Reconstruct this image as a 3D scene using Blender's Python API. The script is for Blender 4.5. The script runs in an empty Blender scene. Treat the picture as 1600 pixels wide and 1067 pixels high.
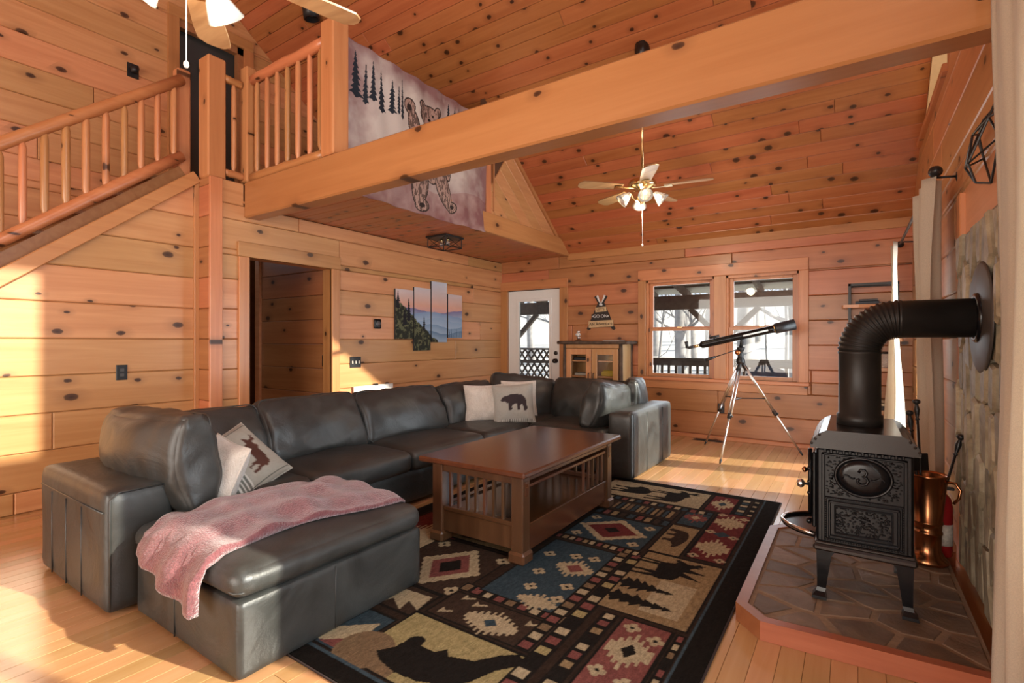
import bpy, math, random
import numpy as np
from mathutils import Vector, Matrix, noise

random.seed(7); RNG = np.random.RandomState(7)
SC = bpy.context.scene
COL = SC.collection
R = math.radians
PI = math.pi

# ------------------------------------------------------------------ camera, world, sun, lights, exposure
cd = bpy.data.cameras.new('camera'); cam = bpy.data.objects.new('camera', cd); COL.objects.link(cam)
cam.location = (0, 0, 1.2); cam.rotation_euler = (R(90), 0, R(34))
cd.sensor_width = 36; cd.lens = 790 / 1600 * 36; cd.clip_start = .05; cd.clip_end = 300
SC.camera = cam
SC.view_settings.view_transform = 'Standard'; SC.view_settings.look = 'None'
SC.view_settings.gamma = 1; SC.view_settings.use_curve_mapping = False
SC.view_settings.exposure = 0.42

w = bpy.data.worlds.new('sky'); SC.world = w; w.use_nodes = True
bg = w.node_tree.nodes['Background']; bg.inputs[0].default_value = (.80, .88, 1, 1); bg.inputs[1].default_value = .80

SUN_DIR = Vector((-1, -.22, -.49)).normalized()
sd = bpy.data.lights.new('sun', 'SUN'); sd.energy = 8.5; sd.angle = R(.8); sd.color = (1, .90, .74)
so = bpy.data.objects.new('sun', sd); COL.objects.link(so); so.rotation_euler = SUN_DIR.to_track_quat('-Z', 'Y').to_euler()

def area(name, loc, direction, sx, sy, power, color):
    l = bpy.data.lights.new(name, 'AREA'); l.shape = 'RECTANGLE'; l.size = sx; l.size_y = sy; l.energy = power; l.color = color
    o = bpy.data.objects.new(name, l); COL.objects.link(o); o.location = loc
    o.rotation_euler = Vector(direction).to_track_quat('-Z', 'Z').to_euler()
    return o
# daylight by the side and far windows; the two rear lamps are added fill
area('rear_fill', (-2.0, -4.25, 1.5), (0, 1, .10), 4.6, 2.5, 245, (1, .88, .76))  # added fill behind the camera, no window known there
area('rear_high_fill', (-2.0, -3.3, 4.3), (0, 1, -.25), 4.0, 1.0, 55, (1, .88, .76))  # second added fill, higher up; the rear has no gable window
area('daylight_side_window', (.66, 1.2, 1.3), (-1, 0, 0), 1.7, 1.9, 75, (.86, .93, 1))
area('daylight_glass_door', (.90, 5.2, 1.1), (-1, -.1, 0), 1.8, 2.0, 110, (.86, .93, 1))
area('daylight_gable', (.66, .6, 3.6), (-1, 0, -.15), 3.2, 1.2, 75, (.90, .95, 1))
area('daylight_far_window', (-1.36, 6.75, 1.4), (0, -1, 0), 1.8, 1.2, 18, (.86, .93, 1))

# ------------------------------------------------------------------ mesh helpers
BASE = {}
def link(name, verts, faces, mat, parent=None, smooth=False, mats=None, fm=None, col=None):
    if parent is not None:
        b = BASE.get(parent.name_full)
        if b is not None and b.length > 0:
            verts = [(v[0] - b[0], v[1] - b[1], v[2] - b[2]) for v in verts]
    me = bpy.data.meshes.new(name); me.from_pydata([tuple(v) for v in verts], [], faces)
    if mats:
        for m in mats: me.materials.append(m)
        if fm is not None: me.polygons.foreach_set('material_index', fm)
    elif mat: me.materials.append(mat)
    if smooth: me.polygons.foreach_set('use_smooth', [True] * len(me.polygons))
    if col is not None:
        a = me.color_attributes.new('Col', 'FLOAT_COLOR', 'POINT')
        c = np.ones((len(verts), 4), np.float32); c[:, :3] = col; a.data.foreach_set('color', c.ravel())
    me.update()
    o = bpy.data.objects.new(name, me); COL.objects.link(o)
    if parent is not None:
        o.parent = parent
        if parent.name_full in BASE: BASE[o.name_full] = BASE[parent.name_full]
    return o

def thing(name, label, cat, loc=(0, 0, 0), group=None, kind=None):
    o = bpy.data.objects.new(name, None); COL.objects.link(o); o.location = loc; o.empty_display_size = .1
    BASE[o.name_full] = Vector(loc); tag(o, label, cat, group, kind); return o
def tag(o, label=None, cat=None, group=None, kind=None):
    if label: o['label'] = label
    if cat: o['category'] = cat
    if group: o['group'] = group
    if kind: o['kind'] = kind
    return o

class MB:
    def __init__(s): s.v = []; s.f = []
    def add(s, v, f, M=None):
        n = len(s.v)
        s.v += [tuple(M @ Vector(p)) if M is not None else tuple(p) for p in v]
        s.f += [tuple(i + n for i in q) for q in f]; return s
    def box(s, x0, x1, y0, y1, z0, z1, c=0.0, M=None):
        if x0 > x1: x0, x1 = x1, x0
        if y0 > y1: y0, y1 = y1, y0
        if z0 > z1: z0, z1 = z1, z0
        c = min(c, (x1 - x0) * .45, (y1 - y0) * .45, (z1 - z0) * .45)
        if c <= 0:
            v = [(x, y, z) for x in (x0, x1) for y in (y0, y1) for z in (z0, z1)]
            return s.add(v, [(0, 1, 3, 2), (4, 6, 7, 5), (0, 4, 5, 1), (2, 3, 7, 6), (0, 2, 6, 4), (1, 5, 7, 3)], M)
        X, Y, Z = (x0, x1), (y0, y1), (z0, z1); v = []; idx = {}
        for i in (0, 1):
            for j in (0, 1):
                for k in (0, 1):
                    sx, sy, sz = 1 - 2 * i, 1 - 2 * j, 1 - 2 * k
                    for a, p in (('x', (X[i], Y[j] + sy * c, Z[k] + sz * c)), ('y', (X[i] + sx * c, Y[j], Z[k] + sz * c)), ('z', (X[i] + sx * c, Y[j] + sy * c, Z[k]))):
                        idx[i, j, k, a] = len(v); v.append(p)
        f = []
        for i in (0, 1): f.append([idx[i, j, k, 'x'] for j, k in ((0, 0), (0, 1), (1, 1), (1, 0))][::1 if i == 0 else -1])
        for j in (0, 1): f.append([idx[i, j, k, 'y'] for i, k in ((0, 0), (1, 0), (1, 1), (0, 1))][::1 if j == 0 else -1])
        for k in (0, 1): f.append([idx[i, j, k, 'z'] for i, j in ((0, 0), (0, 1), (1, 1), (1, 0))][::1 if k == 0 else -1])
        for j in (0, 1):
            for k in (0, 1): f.append([idx[0, j, k, 'y'], idx[0, j, k, 'z'], idx[1, j, k, 'z'], idx[1, j, k, 'y']])
        for i in (0, 1):
            for k in (0, 1): f.append([idx[i, 0, k, 'x'], idx[i, 0, k, 'z'], idx[i, 1, k, 'z'], idx[i, 1, k, 'x']])
        for i in (0, 1):
            for j in (0, 1): f.append([idx[i, j, 0, 'x'], idx[i, j, 0, 'y'], idx[i, j, 1, 'y'], idx[i, j, 1, 'x']])
        for i in (0, 1):
            for j in (0, 1):
                for k in (0, 1): f.append([idx[i, j, k, 'x'], idx[i, j, k, 'y'], idx[i, j, k, 'z']])
        return s.add(v, f, M)
    def prism(s, poly, frame, d0, d1):
        """convex or simple polygon in a (O,U,V,N) frame, extruded along N from d0 to d1"""
        O, U, V, N = frame; n = len(poly)
        v = [O + U * a + V * b + N * d for d in (d0, d1) for a, b in poly]
        f = [tuple(range(n))[::-1], tuple(range(n, 2 * n))] + [(i, (i + 1) % n, n + (i + 1) % n, n + i) for i in range(n)]
        return s.add(v, f)
    def tube(s, pts, r, seg=8, closed=False, cap=True, M=None):
        pts = [Vector(p) for p in pts]; n = len(pts); rr = r if isinstance(r, (list, tuple)) else [r] * n
        v = []; f = []; up = None
        for i, p in enumerate(pts):
            t = (pts[(i + 1) % n] - pts[i - 1]) if (closed or 0 < i < n - 1) else (pts[1] - pts[0] if i == 0 else pts[-1] - pts[-2])
            t.normalize()
            if up is None: up = t.orthogonal().normalized()
            up = (up - t * up.dot(t))
            up = up.normalized() if up.length > 1e-6 else t.orthogonal().normalized()
            b = t.cross(up)
            for k in range(seg):
                a = 2 * PI * k / seg; v.append(p + (up * math.cos(a) + b * math.sin(a)) * rr[i])
        m = n if closed else n - 1
        for i in range(m):
            for k in range(seg):
                j = (i + 1) % n; f.append((i * seg + k, i * seg + (k + 1) % seg, j * seg + (k + 1) % seg, j * seg + k))
        if cap and not closed: f += [tuple(range(seg))[::-1], tuple(range((n - 1) * seg, n * seg))]
        return s.add(v, f, M)
    def lathe(s, prof, seg=20, M=None, sx=1, sy=1):
        v = []; f = []; n = len(prof)
        for r, z in prof:
            for k in range(seg):
                a = 2 * PI * k / seg; v.append((r * math.cos(a) * sx, r * math.sin(a) * sy, z))
        for i in range(n - 1):
            for k in range(seg): f.append((i * seg + k, i * seg + (k + 1) % seg, (i + 1) * seg + (k + 1) % seg, (i + 1) * seg + k))
        f += [tuple(range(seg))[::-1], tuple(range((n - 1) * seg, n * seg))]
        return s.add(v, f, M)
    def ball(s, c, r, seg=12, M=None):
        rx, ry, rz = r if isinstance(r, tuple) else (r, r, r); m = seg // 2
        pr = [(max(1e-4, math.sin(PI * i / m)), -math.cos(PI * i / m)) for i in range(m + 1)]
        return s.lathe(pr, seg, (M or Matrix()) @ Matrix.Translation(c) @ Matrix.Diagonal((rx, ry, rz, 1)))
    def build(s, name, mat, parent=None, smooth=False): return link(name, s.v, s.f, mat, parent, smooth)

def T(x, y, z): return Matrix.Translation((x, y, z))
def RX(a): return Matrix.Rotation(R(a), 4, 'X')
def RY(a): return Matrix.Rotation(R(a), 4, 'Y')
def RZ(a): return Matrix.Rotation(R(a), 4, 'Z')

def clip_poly(poly, a, b, c):
    """keep a*u+b*v<=c"""
    out = []
    for i in range(len(poly)):
        p, q = poly[i], poly[(i + 1) % len(poly)]; dp = a * p[0] + b * p[1] - c; dq = a * q[0] + b * q[1] - c
        if dp <= 0: out.append(p)
        if (dp < 0 < dq) or (dq < 0 < dp):
            t = dp / (dp - dq); out.append((p[0] + t * (q[0] - p[0]), p[1] + t * (q[1] - p[1])))
    return out
def parea(p): return .5 * sum(p[i][0] * p[(i + 1) % len(p)][1] - p[(i + 1) % len(p)][0] * p[i][1] for i in range(len(p)))
def clean(p, e=1e-4):
    return [p[i] for i in range(len(p)) if math.dist(p[i], p[i - 1]) > e]
def inset(poly, d):
    poly = clean(poly)
    if len(poly) < 3: return None
    if parea(poly) < 0: poly = poly[::-1]
    out = poly
    n = len(poly)
    for i in range(n):
        p, q = poly[i], poly[(i + 1) % n]; L = math.dist(p, q)
        nx, ny = (q[1] - p[1]) / L, -(q[0] - p[0]) / L
        out = clip_poly(out, nx, ny, nx * p[0] + ny * p[1] - d)
        if len(out) < 3: return None
    return clean(out)

def plank_obj(poly, frame, thick, ch, mat, parent, name='plank'):
    """a board: polygon in the frame's plane, back on the plane, face thick in front, chamfered face edges"""
    poly = clean(poly)
    if len(poly) < 3 or abs(parea(poly)) < 2e-4: return None
    if parea(poly) < 0: poly = poly[::-1]
    O, U, V, N = frame; flip = U.cross(V).dot(N) < 0
    top = inset(poly, ch); n = len(poly)
    if top is None or len(top) != n:
        m = MB().prism(poly, frame, 0, thick); return m.build(name, mat, parent)
    # match start vertex
    k = min(range(n), key=lambda i: math.dist(top[i], poly[0])); top = top[k:] + top[:k]
    v = [O + U * a + V * b for a, b in poly] + [O + U * a + V * b + N * (thick - ch) for a, b in poly] + [O + U * a + V * b + N * thick for a, b in top]
    f = []
    for i in range(n):
        j = (i + 1) % n; f += [(i, j, n + j, n + i), (n + i, n + j, 2 * n + j, 2 * n + i)]
    f.append(tuple(range(2 * n, 3 * n)))
    if flip: f = [q[::-1] for q in f]
    return link(name, v, f, mat, parent)

def plank_field(parent, frame, u0, u1, v0, v1, pitch, mat, holes=(), clips=(), length=(1.8, 3.6), gap=.0015, thick=.018, ch=.006, name='plank', phase=0.0):
    nrow = int(math.ceil((v1 - v0 - phase) / pitch + 1e-6)); rows = []
    if phase > .01: rows.append((v0, v0 + phase))
    for i in range(nrow):
        a = v0 + phase + i * pitch; rows.append((a, min(a + pitch, v1)))
    for a, b in rows:
        if b - a < .01: continue
        cuts = sorted({a, b} | {h[k] for h in holes for k in (2, 3) if a + .008 < h[k] < b - .008})
        # joints
        xs = [u0]; x = u0 + random.uniform(.4, 1) * length[0]
        while x < u1 - .5: xs.append(x); x += random.uniform(*length)
        xs.append(u1)
        for c0, c1 in zip(cuts[:-1], cuts[1:]):
            hs = [h for h in holes if h[2] < c1 - .004 and h[3] > c0 + .004]
            for s0, s1 in zip(xs[:-1], xs[1:]):
                segs = [(s0, s1)]
                for h in hs:
                    ns = []
                    for p, q in segs:
                        if h[1] <= p or h[0] >= q: ns.append((p, q)); continue
                        if h[0] > p + .01: ns.append((p, h[0]))
                        if h[1] < q - .01: ns.append((h[1], q))
                    segs = ns
                for p, q in segs:
                    poly = [(p + gap, c0 + gap), (q - gap, c0 + gap), (q - gap, c1 - gap), (p + gap, c1 - gap)]
                    for cl in clips:
                        poly = clip_poly(poly, *cl)
                        if len(poly) < 3: break
                    if len(poly) >= 3: plank_obj(poly, frame, thick, ch, mat, parent, name)

def wall_mb(frame, u0, u1, v0, v1, holes, depth, clips=()):
    """solid wall behind the planks, cut around its openings"""
    us = sorted({u0, u1} | {h[k] for h in holes for k in (0, 1)}); vs = sorted({v0, v1} | {h[k] for h in holes for k in (2, 3)})
    us = [u for u in us if u0 <= u <= u1]; vs = [v for v in vs if v0 <= v <= v1]
    m = MB()
    for a, b in zip(us[:-1], us[1:]):
        for c, d in zip(vs[:-1], vs[1:]):
            if any(h[0] <= a + 1e-6 and h[1] >= b - 1e-6 and h[2] <= c + 1e-6 and h[3] >= d - 1e-6 for h in holes): continue
            poly = [(a, c), (b, c), (b, d), (a, d)]
            for cl in clips:
                poly = clip_poly(poly, *cl)
                if len(poly) < 3: break
            if len(poly) >= 3 and abs(parea(poly)) > 1e-5: m.prism(poly, frame, -depth, 0)
    return m

def rounded(sx, sy, sz, r, n=10, bulge=(0, 0, 0), wr=0.0, wf=6.0, seed=0, M=None, pinch=0.0):
    """upholstered block: rounded box with bulging faces and soft wrinkles; returns verts, faces"""
    h = np.array([sx, sy, sz]) / 2; cs = np.sin(np.linspace(-1, 1, n + 1) * PI / 2)
    idx = {}; P = []; F = []
    def vid(i, j, k):
        key = (i, j, k)
        if key not in idx: idx[key] = len(P); P.append((cs[i], cs[j], cs[k]))
        return idx[key]
    for a in range(n):
        for b in range(n):
            for e in (0, n):
                q = [(a, b), (a + 1, b), (a + 1, b + 1), (a, b + 1)]
                x = [vid(e, i, j) for i, j in q]; y = [vid(j, e, i) for i, j in q]; z = [vid(i, j, e) for i, j in q]
                for t in (x, y, z): F.append(tuple(t if e else t[::-1]))
    P = np.array(P); p = P * h; r = min(r, h.min() * .999)
    inner = np.clip(p, -(h - r), h - r); d = p - inner; L = np.linalg.norm(d, axis=1, keepdims=True); nrm = d / np.maximum(L, 1e-9)
    q = inner + nrm * r
    for ax in range(3):
        o = [i for i in range(3) if i != ax]
        wgt = (1 - P[:, o[0]] ** 2) * (1 - P[:, o[1]] ** 2)
        q[:, ax] += bulge[ax] * wgt * np.sign(P[:, ax]) * np.abs(P[:, ax]) ** 2
    if pinch:
        o = np.abs(P[:, 0]) * np.abs(P[:, 2])
        q[:, 0] *= 1 + pinch * (np.abs(P[:, 2]) ** 2 * np.abs(P[:, 0]) - .5 * (1 - np.abs(P[:, 2]))) * .5
        q[:, 2] *= 1 + pinch * (np.abs(P[:, 0]) ** 2 - .6)
        q[:, 1] *= 1 - .55 * o ** 2
    if wr:
        for i in range(len(q)):
            v = Vector(q[i] * wf) + Vector((seed * 7.3, seed * 3.1, seed * 1.7))
            e = noise.noise(v) + .6 * (1 - 2 * abs(noise.noise(v * 1.9 + Vector((3, 1, 2)))))
            q[i] += nrm[i] * wr * e
    if M is not None:
        A = np.array(M); q = q @ A[:3, :3].T + A[:3, 3]
    return [tuple(v) for v in q], F

def soft(name, size, r, mat, parent, M, bulge=(0, 0, 0), n=10, wr=0, wf=6, seed=0, pinch=0):
    v, f = rounded(*size, r, n, bulge, wr, wf, seed, M, pinch); return link(name, v, f, mat, parent, True)

def pip(poly, X, Y):
    ins = np.zeros(X.shape, bool); n = len(poly)
    for i in range(n):
        x0, y0 = poly[i]; x1, y1 = poly[(i + 1) % n]
        if y0 == y1: continue
        c = ((y0 > Y) != (y1 > Y)) & (X < (x1 - x0) * (Y - y0) / (y1 - y0) + x0); ins ^= c
    return ins

def vnoise(X, Y, scale, seed=0, octv=3):
    out = np.zeros(X.shape); amp = 1; tot = 0
    for o in range(octv):
        rs = np.random.RandomState(seed + o); g = rs.rand(64, 64)
        x = X * scale; y = Y * scale; xi = np.floor(x).astype(int); yi = np.floor(y).astype(int); fx = x - xi; fy = y - yi
        fx = fx * fx * (3 - 2 * fx); fy = fy * fy * (3 - 2 * fy)
        a = g[xi % 64, yi % 64]; b = g[(xi + 1) % 64, yi % 64]; c = g[xi % 64, (yi + 1) % 64]; d = g[(xi + 1) % 64, (yi + 1) % 64]
        out += amp * ((a * (1 - fx) + b * fx) * (1 - fy) + (c * (1 - fx) + d * fx) * fy); tot += amp; amp *= .5; scale *= 2.1
    return out / tot

BEAR = [(0, .62), (.03, .70), (.08, .74), (.11, .82), (.14, .80), (.17, .83), (.24, .84), (.35, .92), (.5, .95), (.65, .93), (.8, .88), (.92, .75), (.97, .55), (.98, .35), (1, .1), (.95, .02), (.86, .02), (.86, .08), (.84, .25), (.78, .38), (.72, .28), (.70, .1), (.72, .03), (.62, .03), (.60, .12), (.62, .3), (.6, .4), (.45, .36), (.4, .25), (.42, .1), (.36, .03), (.27, .03), (.28, .1), (.3, .25), (.27, .42), (.2, .5), (.14, .55), (.08, .56), (.02, .57)]
MOOSE = [(0, .58), (.04, .66), (.12, .74), (.1, .84), (.02, .9), (.06, .98), (.1, .9), (.13, 1.0), (.16, .9), (.2, 1.0), (.22, .88), (.18, .8), (.26, .78), (.36, .84), (.5, .76), (.75, .74), (.92, .68), (.98, .5), (.95, .4), (.97, .2), (1, 0), (.92, 0), (.9, .2), (.84, .36), (.8, .2), (.82, 0), (.74, 0), (.73, .2), (.7, .38), (.5, .36), (.42, .36), (.42, .2), (.44, 0), (.36, 0), (.35, .2), (.33, .38), (.3, .2), (.3, 0), (.23, 0), (.24, .2), (.24, .42), (.2, .56), (.12, .58), (.05, .54)]
def shape(pts, x, y, w, h, flip=False, rot=0):
    o = []
    for a, b in pts:
        a = 1 - a if flip else a; px, py = (a - .5) * w, (b - .5) * h
        c, s = math.cos(rot), math.sin(rot); o.append((x + px * c - py * s, y + px * s + py * c))
    return o
# ------------------------------------------------------------------ materials
class NT:
    def __init__(s, name):
        s.m = bpy.data.materials.new(name); s.m.use_nodes = True; s.t = s.m.node_tree; s.b = s.t.nodes['Principled BSDF']; s.out = s.t.nodes['Material Output']
    def n(s, typ, **kw):
        nd = s.t.nodes.new(typ)
        for k, v in kw.items(): setattr(nd, k, v)
        return nd
    def l(s, a, b): s.t.links.new(a, b)
    def put(s, sock, v):
        if hasattr(v, 'is_output'): s.l(v, sock)
        else: sock.default_value = v
    def math(s, op, a, b=None, c=None):
        nd = s.n('ShaderNodeMath', operation=op); s.put(nd.inputs[0], a)
        if b is not None: s.put(nd.inputs[1], b)
        if c is not None: s.put(nd.inputs[2], c)
        return nd.outputs[0]
    def mix(s, f, a, b, mode='MIX'):
        nd = s.n('ShaderNodeMix', data_type='RGBA', blend_type=mode); s.put(nd.inputs[0], f); s.put(nd.inputs[6], a); s.put(nd.inputs[7], b); return nd.outputs[2]
    def ramp(s, f, stops):
        nd = s.n('ShaderNodeValToRGB'); s.l(f, nd.inputs[0]); e = nd.color_ramp.elements
        e[0].position, e[0].color = stops[0][0], (*stops[0][1], 1) if len(stops[0][1]) == 3 else stops[0][1]
        e[1].position, e[1].color = stops[-1][0], (*stops[-1][1], 1)
        for p, c in stops[1:-1]:
            x = e.new(p); x.color = (*c, 1)
        return nd.outputs[0]
    def coords(s, scale=(1, 1, 1), rand=True):
        tc = s.n('ShaderNodeTexCoord'); v = tc.outputs['Object']
        if rand:
            oi = s.n('ShaderNodeObjectInfo'); vm = s.n('ShaderNodeVectorMath', operation='MULTIPLY_ADD')
            cb = s.n('ShaderNodeCombineXYZ')
            for i, k in enumerate((37.0, 23.0, 51.0)): s.l(s.math('MULTIPLY', oi.outputs['Random'], k), cb.inputs[i])
            vm.inputs[1].default_value = (1, 1, 1); s.l(v, vm.inputs[0]); s.l(cb.outputs[0], vm.inputs[2]); v = vm.outputs[0]; s.rnd = oi.outputs['Random']
        mp = s.n('ShaderNodeMapping'); mp.inputs['Scale'].default_value = scale; s.l(v, mp.inputs[0]); return mp.outputs[0]
    def noise(s, vec, scale, detail=4, rough=.55, dist=0):
        nd = s.n('ShaderNodeTexNoise'); s.l(vec, nd.inputs['Vector']); nd.inputs['Scale'].default_value = scale; nd.inputs['Detail'].default_value = detail
        nd.inputs['Roughness'].default_value = rough; nd.inputs['Distortion'].default_value = dist; return nd.outputs[0]
    def bump(s, h, strength=.2, dist=.01):
        nd = s.n('ShaderNodeBump'); nd.inputs['Strength'].default_value = strength; nd.inputs['Distance'].default_value = dist; s.l(h, nd.inputs['Height']); s.l(nd.outputs[0], s.b.inputs['Normal'])
    def set(s, **kw):
        for k, v in kw.items(): s.put(s.b.inputs[k.replace('_', ' ')], v)
        return s.m

def mat(name, col, rough=.5, metal=0, spec=.5, var=0.0, vs=20, bump=0, bs=200, **kw):
    t = NT(name); c = (*col, 1)
    if var or bump:
        v = t.coords()
        if var:
            n = t.noise(v, vs); c = t.ramp(n, [(.25, tuple(x * (1 - var) for x in col)), (.75, tuple(min(1, x * (1 + var)) for x in col))])
        if bump: t.bump(t.noise(v, bs), bump, .005)
    t.set(Base_Color=c, Roughness=rough, Metallic=metal); t.b.inputs['Specular IOR Level'].default_value = spec
    for k, v in kw.items(): t.put(t.b.inputs[k.replace('_', ' ')], v)
    return t.m

def pine(name, along, across, light, dark, knots=.62, rough=.38, ks=(2.2, 3.7), coat=.15, kr=(.035, .075), bv=.30):
    """knotty pine: long grain, darker growth streaks, round knots with a halo"""
    t = NT(name); sc = [16.0, 16.0, 16.0]; sc[along] = .9
    v = t.coords(tuple(sc)); g = t.noise(v, 1.0, 6, .6, .6)
    g2 = t.noise(v, .16, 3, .5, .3)
    col = t.ramp(g, [(.28, dark), (.5, tuple((a + b) / 2 for a, b in zip(light, dark))), (.72, light)])
    col = t.mix(t.math('MULTIPLY', g2, .35), col, (*dark, 1))
    # board to board difference
    hs = t.n('ShaderNodeHueSaturation'); t.l(col, hs.inputs['Color'])
    t.l(t.math('MULTIPLY_ADD', t.rnd, bv, 1 - bv / 2), hs.inputs['Value']); t.l(t.math('MULTIPLY_ADD', t.rnd, -.02, .51), hs.inputs['Hue']); col = hs.outputs[0]
    v2 = t.coords((1, 1, 1)); sp = t.n('ShaderNodeSeparateXYZ'); t.l(v2, sp.inputs[0]); cb = t.n('ShaderNodeCombineXYZ')
    t.l(t.math('MULTIPLY', sp.outputs[along], ks[0]), cb.inputs[0]); t.l(t.math('MULTIPLY', sp.outputs[across], ks[1]), cb.inputs[1])
    wob = t.n('ShaderNodeVectorMath', operation='MULTIPLY_ADD'); nz = t.n('ShaderNodeTexNoise'); nz.inputs['Scale'].default_value = 9; t.l(cb.outputs[0], nz.inputs['Vector'])
    t.l(nz.outputs['Color'], wob.inputs[0]); wob.inputs[1].default_value = (.05, .05, 0); t.l(cb.outputs[0], wob.inputs[2])
    vo = t.n('ShaderNodeTexVoronoi', voronoi_dimensions='2D'); vo.inputs['Scale'].default_value = 1; t.l(wob.outputs[0], vo.inputs['Vector'])
    cs = t.n('ShaderNodeSeparateColor'); t.l(vo.outputs['Color'], cs.inputs[0])
    rad = t.math('MULTIPLY_ADD', cs.outputs[1], kr[1], kr[0])
    on = t.math('GREATER_THAN', cs.outputs[0], 1 - knots)
    rel = t.math('DIVIDE', vo.outputs['Distance'], rad)
    k = t.math('MULTIPLY', t.ramp(rel, [(0, (1, 1, 1)), (.75, (.85, .85, .85)), (1.0, (0, 0, 0))]), on)
    halo = t.math('MULTIPLY', t.ramp(t.math('MULTIPLY', rel, .33), [(0, (1, 1, 1)), (.35, (.8, .8, .8)), (1, (0, 0, 0))]), t.math('MULTIPLY', on, .45))
    col = t.mix(halo, col, tuple(x * .45 for x in dark) + (1,))
    col = t.mix(k, col, (.040, .013, .005, 1))
    t.l(col, t.b.inputs['Base Color']); t.b.inputs['Roughness'].default_value = rough
    t.l(t.math('MULTIPLY_ADD', k, -coat, coat), t.b.inputs['Coat Weight']); t.b.inputs['Coat Roughness'].default_value = .2
    t.bump(g, .06, .004)
    return t.m

PL, PD = (.66, .345, .155), (.50, .220, .085)      # honey pine of the walls
CL, CD = (.52, .185, .068), (.37, .108, .035)      # same pine on the ceiling, warm bounce light put into the colour
M = {}
M['pine_y'] = pine('knotty_pine_wall', 1, 2, PL, PD)
M['pine_x'] = pine('knotty_pine_bounce_warm', 0, 2, (.52, .208, .086), (.37, .122, .045))  # wall pine reddened, its colour carries the warm bounce light
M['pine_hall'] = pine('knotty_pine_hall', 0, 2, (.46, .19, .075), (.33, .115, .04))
M['ceil'] = pine('ceiling_pine_bounce_warm', 0, 1, CL, CD, knots=.72, ks=(3.6, 6.0), kr=(.045, .105), bv=.20)
M['pine_z'] = pine('pine_trim', 2, 0, (.60, .275, .110), (.45, .175, .062), knots=.5, ks=(2.5, 4))
M['pine_zf'] = pine('pine_trim_far', 2, 0, (.56, .245, .095), (.42, .155, .052), knots=.5, ks=(2.5, 4))
M['pine_hx'] = pine('pine_head_trim', 0, 2, (.56, .245, .095), (.42, .155, .052), knots=.5, ks=(2.5, 4))
M['pine_hy'] = pine('pine_rail_trim', 1, 2, (.60, .275, .110), (.45, .175, .062), knots=.5, ks=(2.5, 4))
M['beam'] = pine('pine_beam', 0, 2, (.52, .205, .082), (.42, .145, .053), knots=.6, ks=(1.3, 2.2))
M['log'] = pine('peeled_log', 2, 0, (.60, .275, .115), (.46, .18, .068), knots=.5, ks=(3, 8), rough=.33)
M['log_x'] = pine('peeled_log_rail', 0, 2, (.58, .25, .10), (.44, .16, .058), knots=.5, ks=(2, 8), rough=.33)
M['log_y'] = pine('peeled_log_handrail', 1, 2, (.58, .25, .10), (.44, .16, .058), knots=.5, ks=(2, 8), rough=.33)
M['floor'] = pine('maple_floor', 1, 0, (.54, .31, .145), (.44, .225, .092), knots=.06, rough=.22, ks=(1.5, 4), coat=.35)
M['tread'] = pine('stair_tread', 0, 1, (.40, .18, .075), (.28, .11, .04), knots=.2)
M['rustic'] = pine('live_edge_shelf', 0, 1, (.62, .33, .15), (.45, .19, .07), knots=.3)
M['oak'] = pine('dark_oak', 1, 0, (.105, .038, .014), (.055, .019, .007), knots=0, rough=.24, coat=.4)
M['oak_z'] = pine('dark_oak_leg', 2, 0, (.115, .050, .022), (.060, .024, .010), knots=0, rough=.3, coat=.3)
M['blade'] = pine('fan_blade_oak', 0, 1, (.52, .33, .17), (.28, .15, .07), knots=0, rough=.35)
M['redpine'] = pine('hearth_border_pine', 0, 1, (.34, .125, .055), (.25, .08, .032), knots=.3)
M['backing'] = mat('wall_backing', (.10, .045, .02), .9)
M['plaster'] = mat('rear_plaster', (.62, .40, .22), .8, var=.08)
M['white'] = mat('white_paint', (.74, .74, .72), .35, var=.02)
M['black'] = mat('black_metal', (.012, .012, .013), .4, var=.2)
M['iron'] = mat('black_enamel', (.005, .005, .006), .2, spec=.25, var=.2, vs=8)
M['pipe'] = mat('black_stovepipe', (.014, .012, .011), .42, spec=.3, var=.35, vs=6)
M['bronze'] = mat('dark_bronze', (.020, .013, .010), .3, .2)
M['brass'] = mat('polished_brass', (.72, .56, .30), .18, 1)
M['chrome'] = mat('chrome', (.80, .80, .80), .12, 1)
M['alu'] = mat('brushed_aluminium', (.78, .78, .78), .28, 1, var=.04)
M['copper'] = mat('old_copper', (.44, .19, .085), .25, 1, var=.3, vs=9)
M['grout'] = mat('mortar', (.25, .17, .11), .95, var=.2, vs=30, bump=.4, bs=90)
M['frosted'] = None
def leather():
    t = NT('dark_grey_leather'); v = t.coords((1, 1, 1)); n1 = t.noise(v, 3.5, 4, .6, .8); n2 = t.noise(v, 190, 3, .6)
    t.l(t.ramp(n1, [(.3, (.020, .021, .020)), (.7, (.050, .052, .049))]), t.b.inputs['Base Color'])
    t.l(t.math('MULTIPLY_ADD', n1, .24, .29), t.b.inputs['Roughness'])
    h = t.math('ADD', t.math('MULTIPLY', n1, 1.2), t.math('MULTIPLY', n2, .10)); t.bump(h, .42, .016); t.b.inputs['Specular IOR Level'].default_value = .55
    return t.m
M['leather'] = leather()
def slate(name, a, b, c):
    t = NT(name); v = t.coords((1, 1, 1)); n = t.noise(v, 7, 8, .65, .5); n2 = t.noise(v, 2.0, 2)
    col = t.ramp(n, [(.25, a), (.5, b), (.78, c)]); hs = t.n('ShaderNodeHueSaturation'); t.l(col, hs.inputs['Color']); t.l(t.math('MULTIPLY_ADD', t.rnd, .6, .65), hs.inputs['Value'])
    t.l(hs.outputs[0], t.b.inputs['Base Color']); t.b.inputs['Roughness'].default_value = .55; t.bump(t.math('ADD', n, n2), .6, .02); return t.m
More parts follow.
